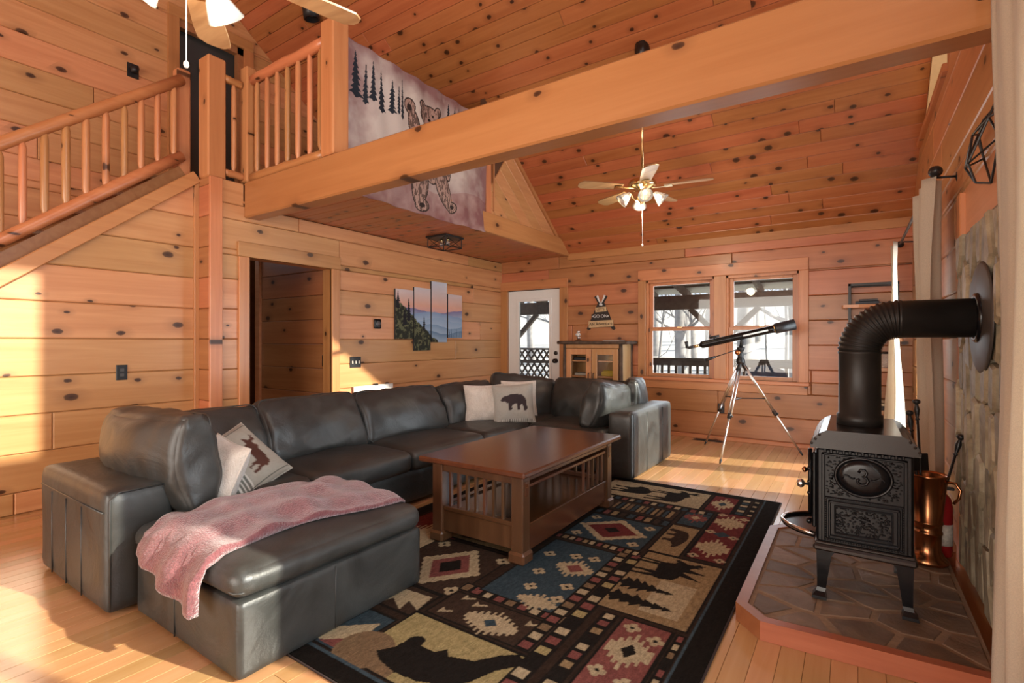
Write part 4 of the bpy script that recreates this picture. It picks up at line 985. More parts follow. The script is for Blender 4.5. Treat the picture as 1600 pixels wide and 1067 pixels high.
# decorated near side: border, dentils, oval medallion, lower panel
yf = sy0; F2 = (V3(0, yf, 0), ex, ez, -ey)
for x0, x1, z0, z1 in ((sx0 + .02, sx0 + .034, .33, .715), (sx1 - .034, sx1 - .02, .33, .715), (sx0 + .02, sx1 - .02, .705, .715)): MB().box(x0, x1, yf - .008, yf, z0, z1, .003).build('moulding', M['iron'], body)
for k in range(13):
    x = sx0 + .028 + k * .0225; MB().box(x, x + .012, yf - .012, yf, .716, .734, .003).build('dentil', M['iron'], body)
def bumps(rect, n, seed, excl=None):
    rs = random.Random(seed); m_ = MB()
    for _ in range(n):
        x, z = rs.uniform(rect[0], rect[1]), rs.uniform(rect[2], rect[3])
        if excl and ((x - excl[0]) / excl[2]) ** 2 + ((z - excl[1]) / excl[3]) ** 2 < 1: continue
        m_.ball((x, yf, z), (rs.uniform(.003, .006), .005, rs.uniform(.0025, .005)), 6)
    return m_
OC = (SX, .625)
bumps((sx0 + .04, sx1 - .04, .535, .70), 420, 3, (OC[0], OC[1], .107, .088)).build('pebbled_field', M['iron'], body, True)['kind'] = 'stuff'
el = [(OC[0] + .098 * math.cos(a), yf - .006, OC[1] + .080 * math.sin(a)) for a in np.linspace(0, 2 * PI, 48, endpoint=False)]
MB().tube(el, .007, 8, True).build('medallion_ring', M['iron'], body, True)
md = MB().lathe([(.094, 0), (.090, .006), (.06, .011), (.001, .013)], 40, T(OC[0], yf, OC[1]) @ RX(90) @ Matrix.Diagonal((1, .81, 1, 1))).build('medallion', M['iron'], body, True)
def curve2(pts, r=.0035): return MB().tube([(OC[0] + a, yf - .016, OC[1] + b) for a, b in pts], r, 8)
three = [(-.016, .022), (-.008, .034), (.006, .034), (.013, .024), (.010, .012), (-.001, .006), (.012, .002), (.018, -.010), (.012, -.024), (-.004, -.030), (-.018, -.022), (-.020, -.010), (-.012, -.006)]
curve2(three, .0055).build('numeral', M['iron'], md, True)
for s in (-1, 1): curve2([(s * .028, -.004), (s * .036, -.008), (s * .046, -.003), (s * .056, .004), (s * .066, .004), (s * .074, -.004), (s * .072, -.012)], .0032).build('flourish', M['iron'], md, True)
for x0, x1, z0, z1, d in ((-.105, .175, .335, .525, .006), (-.09, .16, .35, .51, .011)):
    for q in ((x0, x1, z1 - .010, z1), (x0, x1, z0, z0 + .010), (x0, x0 + .010, z0, z1), (x1 - .010, x1, z0, z1)): MB().box(q[0], q[1], yf - d, yf, q[2], q[3], .003).build('panel_moulding', M['iron'], body)
bd_ = MB()
for k in range(30):
    for z in (.338, .522): bd_.ball((-.10 + k * .0093, yf - .009, z), .0032, 6)
for k in range(19):
    for x in (-.1, .17): bd_.ball((x, yf - .009, .34 + k * .01), .0032, 6)
bd_.build('beading', M['iron'], body, True)['kind'] = 'stuff'
for q in ((-.068, .138, .485, .492), (-.068, .138, .368, .375), (-.068, -.061, .368, .492), (.131, .138, .368, .492)): MB().box(q[0], q[1], yf - .012, yf, q[2], q[3], .003).build('panel_moulding', M['iron'], body)
bumps((-.06, .13, .376, .484), 300, 8).build('pebbled_panel', M['iron'], body, True)['kind'] = 'stuff'
# lid with rounded shoulders
P = [(sx0 - .02, .735), (sx1 + .02, .735), (sx1 + .022, .752), (sx1 + .012, .775), (sx1 - .012, .800), (sx1 - .04, .815), (sx0 + .04, .815), (sx0 + .012, .800), (sx0 - .012, .775), (sx0 - .022, .752)]
lid = MB().prism(P, (V3(0, sy0 - .02, 0), ex, ez, ey), 0, sy1 - sy0 + .04).build('top_plate', M['lid'], stove)
for xs in (sx0, sx1):
    s = 1 if xs == sx1 else -1
    for k in range(3):
        d = k * .016; MB().tube([(xs + s * (.016 - d * .9), sy0 - .021, .755 + d * 1.2), (xs + s * (.016 - d * .9), sy1 + .021, .755 + d * 1.2)], .006, 8).build('shoulder_rib', M['bronze'], lid, True)
# loading door side (towards the room)
dr = MB().box(sx0 - .02, sx0 - .002, sy0 + .06, sy1 - .06, .36, .70, .006).build('door', M['iron'], stove)
MB().tube([(sx0 - .025, sy0 + .035, .43), (sx0 - .025, sy0 + .035, .72)], .008, 8).build('hinge_pin', M['iron'], dr, True)
for z in (.52, .57, .63): MB().ball((sx0 - .028, sy0 + .035, z), .010, 8).build('hinge_knuckle', M['iron'], dr, True)
MB().lathe([(.006, 0), (.006, .03), (.016, .034), (.021, .045), (.016, .058), (.002, .062)], 14, T(sx0 - .02, sy0 + .09, .545) @ RY(-90)).build('handle', M['nickel'] if 'nickel' in M else M['alu'], dr, True)
MB().lathe([(.006, 0), (.006, .02), (.012, .024), (.014, .032), (.002, .04)], 12, T(sx0 - .02, sy0 + .07, .615) @ RY(-90)).build('handle', M['copper'], dr, True)
MB().lathe([(.012, 0), (.014, .012), (.010, .02), (.001, .022)], 12, T(sx0 - .02, sy0 + .05, .39) @ RY(-90)).build('damper_knob', M['iron'], dr, True)
# nickel ash lip
P = [(sx0 - .01, sy0 + .10)] + [(sx0 - .01 - .15 * math.sin(PI * k / 16) ** .7, sy0 + .10 + .34 * k / 16) for k in range(17)] + [(sx0 - .01, sy0 + .44)]
ash = MB().prism(clean(P), (V3(0, 0, .30), ex, ey, ez), 0, .012).build('ash_lip', M['iron'], stove)
MB().tube([(a, b, .318) for a, b in P[1:-1]], .010, 8).build('lip_rim', M['chrome'], ash, True)
# flue: corrugated elbow to the wall
pp = thing('stove_pipe', 'black stovepipe with ribbed elbow running from stove to stone wall', 'stovepipe', (SX - .01, SY, .815))
PX, PY, PZ, pr_ = .025, 2.86, 1.30, .083
MB().lathe([(pr_ + .008, .810), (pr_ + .008, .86), (pr_, .865), (pr_, 1.14), (pr_ + .003, 1.145), (pr_ + .003, 1.155)], 32, T(PX, PY, 0)).build('upright_pipe', M['pipe'], pp, True)
pts, rad = [], []; Re = .145
for k in range(61):
    a = PI / 2 * k / 60; pts.append((PX + Re * (1 - math.cos(a)), PY, PZ - Re + Re * math.sin(a))); rad.append(pr_ + (.0045 if (k // 2) % 2 else -.001))
MB().tube(pts, rad, 32).build('elbow', M['pipe'], pp, True)
MB().lathe([(pr_ + .003, 0), (pr_ + .003, .01), (pr_, .012), (pr_, .435 - Re - .03)], 32, T(PX + Re, PY, PZ) @ RY(90)).build('horizontal_pipe', M['pipe'], pp, True)
MB().tube([(.432, PY + (pr_ + .010) * math.cos(a), PZ + (pr_ + .010) * math.sin(a)) for a in np.linspace(0, 2 * PI, 40, endpoint=False)], .013, 8, True).build('collar', M['iron'], pp, True)
MB().lathe([(.235, 0), (.235, .004), (.225, .010), (.10, .016)], 48, T(.448, PY, PZ) @ RY(-90)).build('wall_flange', mat('flange_metal', (.040, .032, .028), .5, .0), pp, True)

# copper hod with fire tools, extinguisher
hod = thing('copper_bucket', 'tall copper ash bucket holding fire tools behind the stove', 'bucket', (.315, 3.33, hz + .002))
MB().lathe([(.055, zb), (.085, zb + .004), (.088, zb + .02), (.07, zb + .04), (.056, zb + .07), (.058, zb + .15), (.062, zb + .153), (.062, zb + .163), (.058, zb + .167), (.060, zb + .20), (.064, zb + .204), (.064, zb + .214), (.060, zb + .218), (.082, zb + .44), (.088, zb + .448), (.082, zb + .452), (.074, zb + .44), (.052, zb + .1), (.001, zb + .09)], 28, T(.315, 3.33, 0)).build('vessel', M['copper'], hod, True)
MB().tube([(.375, 3.30, .50), (.42, 3.28, .50), (.435, 3.27, .47), (.43, 3.275, .43), (.41, 3.28, .40)], .007, 8).build('handle', M['copper'], hod, True)
def tool(x0, y0, x1, y1, z1, lab, end='poker'):
    t = thing('fire_tool', lab, 'fire tool', (x0, y0, .18), 'fire tools in the copper bucket')
    A, B = Vector((x0, y0, .18)), Vector((x1, y1, z1)); d = (B - A).normalized()
    MB().tube([A, B - d * .09], .006, 8).build('shaft', M['black'], t, True)
    prof = [(.008, -.10), (.011, -.095), (.006, -.09), (.010, -.07), (.013, -.045), (.008, -.024), (.007, -.02), (.016, -.012), (.018, -.002), (.012, .006), (.001, .009)]
    MB().lathe(prof, 14, T(*B) @ d.to_track_quat('Z', 'Y').to_matrix().to_4x4()).build('grip', M['black'], t, True)
    if end == 'shovel': MB().box(-.045, .045, -.004, .004, 0, .09, .003, T(*(A + d * .35)) @ d.to_track_quat('Z', 'Y').to_matrix().to_4x4()).build('blade', M['black'], t)
    return t
tool(.30, 3.33, .245, 3.37, .83, 'shorter upright black fire tool nearest the stove'); tool(.305, 3.34, .275, 3.38, .89, 'tallest upright black fire tool in the copper bucket', 'shovel'); tool(.32, 3.32, .445, 3.33, .73, 'black fire tool leaning right towards the stone wall')
ext = thing('fire_extinguisher', 'red fire extinguisher standing behind the copper bucket', 'extinguisher', (.385, 3.49, hz + .002))
MB().lathe([(.046, zb), (.05, zb + .006), (.05, zb + .26), (.042, zb + .30), (.022, zb + .325), (.018, zb + .34), (.001, zb + .341)], 24, T(.385, 3.49, 0)).build('cylinder', mat('red_paint', (.33, .015, .018), .25), ext, True)
MB().lathe([(.0508, zb + .06), (.0508, zb + .17)], 24, T(.385, 3.49, 0)).build('paper_label', mat('paper_label', (.62, .58, .52), .6, var=.35, vs=60), ext, True)
MB().box(.36, .44, 3.475, 3.505, zb + .345, zb + .36, .004).box(.375, .395, 3.48, 3.50, zb + .335, zb + .40, .004).build('valve', M['black'], ext)

# geometric wire animal head on the right wall
wd_ = thing('wire_animal_head', 'black wire geometric animal head hung on the right wall', 'wall decor', (.495, 2.95, 2.05))
NP = {'a': (0, -.14, .16), 'b': (0, .14, .16), 'c': (-.05, -.09, .08), 'd': (-.05, .09, .08), 'e': (-.12, 0, .05), 'f': (-.16, -.03, -.08), 'g': (-.16, .03, -.08), 'h': (-.10, 0, -.16), 'i': (0, -.13, -.02), 'j': (0, .13, -.02), 'k': (0, 0, -.17), 'l': (0, 0, .14), 'm': (-.02, -.17, .07), 'n': (-.02, .17, .07)}
for e in 'al bl ac bd ce de ef eg fg fh gh ci dj if jg ik jk hk cm am im dn bn jn le lc ld cf dg'.split():
    p, q = [Vector((.492, 2.95, 2.05)) + Vector((NP[c][0] * .5, NP[c][1] * 1.15, NP[c][2])) for c in e]; MB().tube([p, q], .0045, 6).build('wire', M['black'], wd_)

# ------------------------------------------------------------------ curtains
def curtain(name, label, x, y0, y1, z0, z1, amp, folds, seed, gather=.0, mid=0.0):
    rs = random.Random(seed); nu_, nv_ = 130, 40; ph = rs.uniform(0, 6); P, F = [], []
    for j in range(nv_ + 1):
        v_ = j / nv_; z = z0 + (z1 - z0) * v_
        for i in range(nu_ + 1):
            u_ = i / nu_; k = 1 - gather * (v_ ** 2); y = (y0 + y1) / 2 + (u_ - .5) * (y1 - y0) * k
            a_ = amp * (.75 + .35 * math.sin(v_ * 3 + seed)) * (1 - .35 * v_)
            w_ = math.sin(u_ * folds * 2 * PI + ph + .5 * math.sin(v_ * 4 + u_ * 3)) + .35 * math.sin(u_ * folds * 4.3 * PI + ph * 2)
            P.append((x + a_ * w_ + .01 * math.sin(v_ * 6 + u_ * 5), y + .02 * math.sin(v_ * 3 + seed) * u_, z))
    for j in range(nv_):
        for i in range(nu_): a = j * (nu_ + 1) + i; F.append((a, a + 1, a + nu_ + 2, a + nu_ + 1))
    o_ = link(name, P, F, M['curtain'], None, True); s_ = o_.modifiers.new('cloth', 'SOLIDIFY'); s_.thickness = .004
    return tag(o_, label, 'curtain', 'linen curtains on the right wall')
curtain('curtain', 'far linen curtain, sunlit pale, beside the wall shelf', .330, 5.86, 6.27, .03, 2.13, .056, 2.5, 2)
curtain('curtain', 'tan linen curtain hanging between stove pipe and patio door', .392, 3.70, 4.28, .09, 2.14, .062, 2.5, 5, .12)
curtain('curtain', 'pale linen curtain at the right edge nearest the viewer', .415, 1.55, 2.42, .02, 2.42, .022, 5, 9)
def rod(label, y0, y1, z, yb_):
    t = thing('curtain_rod', label, 'curtain rod', (.39, y0, z), 'curtain rods on the right wall')
    MB().tube([(.39, y0, z), (.39, y1, z)], .011, 10).build('pole', M['black'], t, True)
    for y, s in ((y0, -1), (y1, 1)):
        MB().lathe([(.012, 0), (.02, .006), (.02, .014), (.012, .02), (.026, .034), (.034, .055), (.026, .076), (.010, .088), (.001, .09)], 16, T(.39, y, z) @ RX(90 if s < 0 else -90)).build('finial', M['black'], t, True)
    for y in yb_: MB().tube([(.39, y, z), (.45, y, z - .005), (XR - .02, y, z - .01)], .007, 8).ball((XR - .02, y, z - .01), (.006, .02, .03), 8).build('bracket', M['black'], t, True)
rod('black curtain rod over the patio door', 3.80, 6.30, 2.17, (3.88, 6.2)); rod('black curtain rod above the near side window', .15, 2.40, 2.46, (2.3, .3))
# ------------------------------------------------------------------ telescope
tel = thing('telescope', 'black refractor telescope on an aluminium tripod before the far window', 'telescope', (-.97, 5.83, 0))
hub = Vector((-.98, 5.75, 1.00))
for k, ft in enumerate(((-1.08, 5.24, 0), (-1.43, 6.13, 0), (-.44, 6.12, 0))):
    ft = Vector(ft); d = (ft - hub); t0 = hub + d * .05; mid = hub + d * .55; sd_ = d.normalized().cross(ez).normalized() * .014
    lg = MB().tube([t0 + sd_, mid + sd_], .009, 8).tube([t0 - sd_, mid - sd_], .009, 8).build('leg', M['alu'], tel, True)
    MB().tube([hub + d * .5, hub + d * .975], .0095, 8).build('lower_leg', M['alu'], lg, True)
    MB().tube([hub + d * .53, hub + d * .575], .021, 8).ball(tuple(hub + d * .555 + Vector((.025, -.01, 0))), .012, 8).build('leg_clamp', M['black'], lg, True)
    MB().tube([hub + d * .96, ft + Vector((0, 0, .004))], [.013, .007], 8).build('foot', M['black'], lg, True)
    MB().tube([hub + d * .0, hub + d * .10], .022, 8).build('leg_bracket', M['black'], lg, True)
for k in range(3):
    fts = [Vector(f) for f in ((-1.08, 5.24, 0), (-1.43, 6.13, 0), (-.44, 6.12, 0))]; q = hub + (fts[k] - hub) * .40
    MB().tube([(hub.x, hub.y + .05, .60), q], .006, 6).build('spreader', M['black'], tel)
MB().lathe([(.035, .96), (.045, .985), (.045, 1.01), (.03, 1.03), (.028, 1.10), (.04, 1.11), (.04, 1.14)], 18, T(hub.x, hub.y, 0)).build('mount', M['black'], tel, True)
MB().lathe([(.026, 0), (.026, .02), (.018, .026), (.001, .028)], 16, T(hub.x - .02, hub.y - .04, 1.085) @ RX(90)).build('tension_knob', M['copper'], tel, True)
A, B = Vector((-1.42, 5.62, 1.145)), Vector((-.49, 5.86, 1.375)); d = (B - A).normalized(); Q = d.to_track_quat('Z', 'Y').to_matrix().to_4x4(); L = (B - A).length
tubo = MB().lathe([(.022, .06), (.036, .075), (.038, .09), (.038, L - .22), (.040, L - .215), (.041, L - .20)], 24, T(*A) @ Q).build('tube', M['iron'], tel, True)
MB().lathe([(.043, L - .20), (.043, L - .19)], 24, T(*A) @ Q).build('ring', M['brass'], tubo, True)
MB().lathe([(.050, L - .19), (.054, L - .18), (.056, L), (.050, L + .002), (.048, L - .02), (.001, L - .03)], 24, T(*A) @ Q).build('dew_shield', M['black'], tubo, True)
MB().box(-.12, .12, -.0385, -.037, -.008, .008, 0, T(*(A + d * (L * .62))) @ RZ(14.5) @ RY(-13.5)).build('lettering_strip', M['white'], tubo)
MB().lathe([(.016, -.01), (.016, .06)], 14, T(*A) @ Q).build('focuser', M['brass'], tubo, True)
MB().tube([A, A - d * .05, A - d * .075 + Vector((0, 0, .01)), A - d * .08 + Vector((0, 0, .05)), A - d * .085 + Vector((0, 0, .075))], [.016, .017, .018, .017, .020], 12).build('eyepiece', M['black'], tubo, True)
c0 = A + d * .16 + Vector((0, -.01, .055)); MB().tube([c0, c0 + d * .10], .014, 12).box(-.01, .01, -.006, .006, -.03, 0, 0, T(*(c0 + d * .05))).build('finder', M['black'], tubo, True)
MB().tube([hub + Vector((-.01, -.03, .12)), hub + Vector((-.25, -.10, .03))], .005, 6).tube([hub + Vector((-.23, -.095, .037)), hub + Vector((-.33, -.125, -.0))], [.012, .018], 10).build('pan_handle', M['black'], tel, True)
MB().tube([tuple(hub + Vector((0, 0, .13))), tuple(A + d * (L * .5))], .02, 8).build('saddle', M['black'], tel, True)

# ------------------------------------------------------------------ log cabinet and what stands on it
cx0, cx1, cy0, cy1, ctz = -3.28, -2.47, 6.16, 6.50, 1.185
cab = thing('log_cabinet', 'rustic cabinet with bark log posts and two glass doors', 'cabinet', (-2.87, 6.33, 0))
M['bark'] = mat('bark', (.085, .055, .038), .9, var=.5, vs=14, bump=.8, bs=40); M['cabwood'] = pine('cabinet_pine', 2, 0, (.62, .33, .15), (.48, .21, .08), knots=.3)
M['sidewood'] = pine('cabinet_side', 2, 1, (.66, .46, .24), (.56, .34, .15), knots=.2)
def rough_log(p, q, r, seed):
    rs = random.Random(seed); p, q = Vector(p), Vector(q); n = 9
    return MB().tube([p.lerp(q, k / (n - 1)) + Vector((rs.uniform(-1, 1), rs.uniform(-1, 1), 0)) * .004 for k in range(n)], [r * rs.uniform(.85, 1.15) for _ in range(n)], 10)
for k, (x, y) in enumerate(((cx0, cy0), (cx1, cy0), (cx0, cy1), (cx1, cy1))): rough_log((x, y, .0), (x, y, ctz - .02), .028, k).build('corner_log', M['bark'], cab, True)
MB().box(cx0 - .07, cx1 + .07, cy0 - .06, cy1 + .01, ctz - .02, ctz + .012, .006).build('top', M['tread'], cab)
rough_log((cx0 - .08, cy0 - .06, ctz), (cx1 + .08, cy0 - .06, ctz), .022, 9).build('edge_log', M['bark'], cab, True)
rough_log((cx1 + .08, cy0 - .06, ctz), (cx1 + .08, cy1, ctz), .022, 12).build('edge_log', M['bark'], cab, True)
MB().box(cx0, cx1, cy1 - .015, cy1, .08, ctz - .02).build('back', M['cabwood'], cab); MB().box(cx0, cx0 + .02, cy0, cy1, .08, ctz - .02).build('side', M['sidewood'], cab); MB().box(cx1 - .01, cx1 + .012, cy0 + .03, cy1 - .02, .08, ctz - .02).build('side', M['sidewood'], cab)
MB().box(cx0 + .02, cx1 - .02, cy0 - .012, cy0 + .01, ctz - .075, ctz - .02, .003).build('front_rail', M['cabwood'], cab)
MB().box(cx0 + .02, cx1 - .02, cy0, cy1 - .02, .08, .10).build('bottom_board', M['cabwood'], cab)
for z in (.45, .72, .93): MB().box(cx0 + .02, cx1 - .02, cy0 + .03, cy1 - .02, z, z + .018).build('shelf', M['cabwood'], cab)
xm = (cx0 + cx1) / 2
for x0, x1, s in ((cx0 + .03, xm - .005, 1), (xm + .005, cx1 - .03, -1)):
    dm = MB()
    for q in ((x0, x0 + .075, .12, ctz - .08), (x1 - .075, x1, .12, ctz - .08), (x0 + .075, x1 - .075, .12, .20), (x0 + .075, x1 - .075, ctz - .16, ctz - .08)): dm.box(q[0], q[1], cy0 - .02, cy0 + .002, q[2], q[3], .004)
    dr_ = dm.build('door', M['cabwood'], cab); MB().box(x0 + .075, x1 - .075, cy0 - .010, cy0 - .006, .20, ctz - .16).build('pane', M['glass'], dr_)
    hx = x1 - .03 if s > 0 else x0 + .03; MB().tube([(hx, cy0 - .022, .70), (hx, cy0 - .045, .71), (hx, cy0 - .045, .77), (hx, cy0 - .022, .78)], .007, 8).build('handle', M['bark'], dr_, True)
def bookobj(name, label, x0, x1, y0, y1, z0, z1, col, group=None):
    t = thing(name, label, 'book', ((x0 + x1) / 2, (y0 + y1) / 2, z0), group); c = .004
    MB().box(x0 + .003, x1 - .003, y0 + .003, y1 - .001, z0 + c, z1 - c).build('pages', M['paper'], t)
    MB().box(x0, x1, y0, y1, z0, z0 + c).box(x0, x1, y0, y1, z1 - c, z1).box(x0, x1, y0, y0 + .003, z0, z1).build('cover', mat('book_cover', col, .5), t); return t
M['paper'] = mat('paper', (.72, .68, .58), .8, var=.05, vs=60)
bookobj('book', 'dark book lying on the upper shelf inside the log cabinet', -3.17, -2.98, 6.22, 6.4, .949, .985, (.03, .03, .035)); bookobj('book', 'pale book lying on a lower shelf inside the log cabinet', -3.16, -2.96, 6.22, 6.4, .739, .775, (.5, .48, .43))
tag(MB().box(-2.78, -2.60, 6.24, 6.40, .739, .80, .008).box(-2.76, -2.62, 6.25, 6.39, .80, .815, .004).build('yellow_box', mat('yellow_card', (.50, .33, .02), .5)), 'yellow board game box inside the log cabinet', 'box')
fg = thing('stacked_figurine', 'small silver stacked figurine on the left of the log cabinet', 'figurine', (-3.13, 6.27, ctz + .012)); z = ctz + .013
MB().lathe([(.055, 0), (.05, .016), (.02, .02), (.001, .021)], 18, T(-3.13, 6.27, z)).build('base', M['bronze'], fg, True)
for k, (zz, r_) in enumerate(((.04, .032), (.085, .036), (.128, .028))): MB().ball((-3.13 + (.006, -.005, .003)[k], 6.27, z + zz + .012), (r_, r_, r_ * .72), 16).build('ball', M['chrome'] if k != 1 else M['white'], fg, True)
tr_ = thing('magazine_stack', 'thin pale magazines on the right of the log cabinet', 'magazine', (-2.60, 6.28, ctz + .012))
for k in range(3): MB().box(-2.74 + .01 * k, -2.50 + .006 * k, 6.18, 6.36, ctz + .013 + k * .007, ctz + .019 + k * .007).build('magazine', M['paper'] if k % 2 else mat('magazine_cover', (.16, .15, .15), .4), tr_)

# teepee sign on the far wall
def text_mesh(body, size, mat_, parent, Mx, name='lettering', ext_=.0015, sx=1.0):
    c = bpy.data.curves.new('txt', 'FONT'); c.body = body; c.size = size; c.align_x = 'CENTER'; c.align_y = 'CENTER'; c.extrude = ext_
    o_ = bpy.data.objects.new('txt', c); COL.objects.link(o_); bpy.context.view_layer.update(); dg = bpy.context.evaluated_depsgraph_get()
    me = bpy.data.meshes.new_from_object(o_.evaluated_get(dg)); Mm = Mx @ Matrix.Diagonal((sx, 1, 1, 1)); vs = [tuple(Mm @ v.co) for v in me.vertices]; fs = [tuple(p.vertices) for p in me.polygons]
    bpy.data.objects.remove(o_); bpy.data.curves.remove(c); bpy.data.meshes.remove(me); return link(name, vs, fs, mat_, parent)
sg = thing('teepee_sign', 'wooden teepee sign reading GO ON AN Adventure above the cabinet', 'sign', (-2.91, YF - .02, 1.38)); sy = YF - .022
Fs = (V3(0, sy, 0), ex, ez, -ey); dk = mat('charcoal_wood', (.035, .028, .024), .8, var=.3); lt = mat('pale_sign_wood', (.56, .40, .22), .8, var=.15); wt = mat('whitewash', (.66, .66, .66), .7)
MB().prism([(-3.12, 1.375), (-3.08, 1.375), (-3.05, 1.40), (-2.76, 1.40), (-2.74, 1.375), (-2.70, 1.375), (-2.86, 1.74), (-2.95, 1.74)], Fs, 0, .012).build('teepee_board', dk, sg)
for s in (-1, 1):
    MB().box(-.014, .014, -.016, -.004, 0, .15, .003, T(-2.905 + s * .006, sy, 1.70) @ RY(s * 20)).build('pole', wt if s < 0 else wt, sg)
    MB().box(-.012, .012, -.018, -.006, 0, .13, .003, T(-2.905 + s * .02, sy, 1.72) @ RY(s * 32)).build('pole', dk, sg)
    MB().prism([(-2.905 + s * .155, 1.375), (-2.905 + s * .19, 1.36), (-2.905 + s * .215, 1.38), (-2.905 + s * .19, 1.405)][::s], Fs, 0, .016).build('peg', dk, sg)
b1 = MB().box(-.115 * .72, .115 * .72, -.022, -.010, -.033, .033, .004, T(-2.905, sy, 1.645) @ RY(-4)).build('name_board', lt, sg)
b2 = MB().box(-.135, .135, -.020, -.010, -.032, .032, .004, T(-2.91, sy, 1.55)).build('name_board', dk, sg)
b3 = MB().box(-.185, .185, -.024, -.010, -.046, .046, .004, T(-2.905, sy, 1.445) @ RY(-2)).build('name_board', lt, sg)
text_mesh("LET'S", .052, dk, b1, T(-2.905, sy - .0235, 1.645) @ RY(-4) @ RX(90)); text_mesh('GO ON', .062, wt, b2, T(-2.91, sy - .0215, 1.55) @ RX(90)); text_mesh('AN Adventure', .062, dk, b3, T(-2.905, sy - .0255, 1.445) @ RY(-2) @ RX(90), sx=.92)
for s in (-1, 1): MB().prism([(-2.91 + s * .128, 1.55), (-2.91 + s * .108, 1.562), (-2.91 + s * .108, 1.538)][::-s], Fs, .0, .0225).build('arrow', wt, b2)

# wall shelf unit at the far right with books
sh = thing('wall_shelf', 'black metal frame shelf with live-edge wood boards by the curtain', 'shelf', (.17, 6.4, 0))
for x in (-.03, .37):
    MB().box(x - .012, x + .012, 6.32, 6.345, 0, 1.80).box(x - .012, x + .012, 6.495, 6.52, 0, 1.80).build('upright', M['black'], sh)
MB().box(-.042, .382, 6.32, 6.345, 1.775, 1.80).box(-.042, .382, 6.495, 6.52, 1.775, 1.80).box(-.042, -.018, 6.32, 6.52, 1.775, 1.80).build('top_frame', M['black'], sh)
for z in (1.55, 1.20, .90, .47, .12):
    P = [(-.09, 6.50), (-.10, 6.40), (-.085, 6.31), (.05, 6.295), (.2, 6.31), (.40, 6.298), (.42, 6.4), (.41, 6.50)]; MB().prism(P, (V3(0, 0, z), ex, ey, ez), 0, .032).build('shelf_board', M['rustic'], sh)
bookobj('book', 'thick dark blue book lying on the top wall shelf', .02, .22, 6.33, 6.47, 1.583, 1.615, (.02, .03, .05)); bookobj('book', 'thin grey book on top of the dark blue book', .05, .21, 6.34, 6.46, 1.6155, 1.637, (.10, .10, .11))
bookobj('book', 'wide flat magazine lying right of the dark blue book', .23, .36, 6.33, 6.47, 1.583, 1.60, (.25, .22, .18))
for k, (a_, b_, c_) in enumerate((('black book at the bottom of the lower shelf stack', (.02, .02, .02), .04), ('cream book in the middle of the lower shelf stack', (.55, .48, .36), .03), ('tan book on top of the lower shelf stack', (.32, .24, .15), .035))):
    bookobj('book', a_, .20, .36, 6.33, 6.47, .503 + (0, .041, .072)[k], .503 + (0, .041, .072)[k] + c_, b_)
la = thing('glass_jar', 'small clear glass jar on the third wall shelf', 'jar', (.27, 6.40, .933)); MB().lathe([(.001, .934), (.045, .935), (.05, .95), (.05, 1.03), (.035, 1.06), (.035, 1.075)], 18, T(.27, 6.40, 0)).build('vessel', M['shade'], la, True)
MB().lathe([(.038, 1.075), (.038, 1.095), (.001, 1.097)], 18, T(.27, 6.40, 0)).build('lid', M['bronze'], la, True)

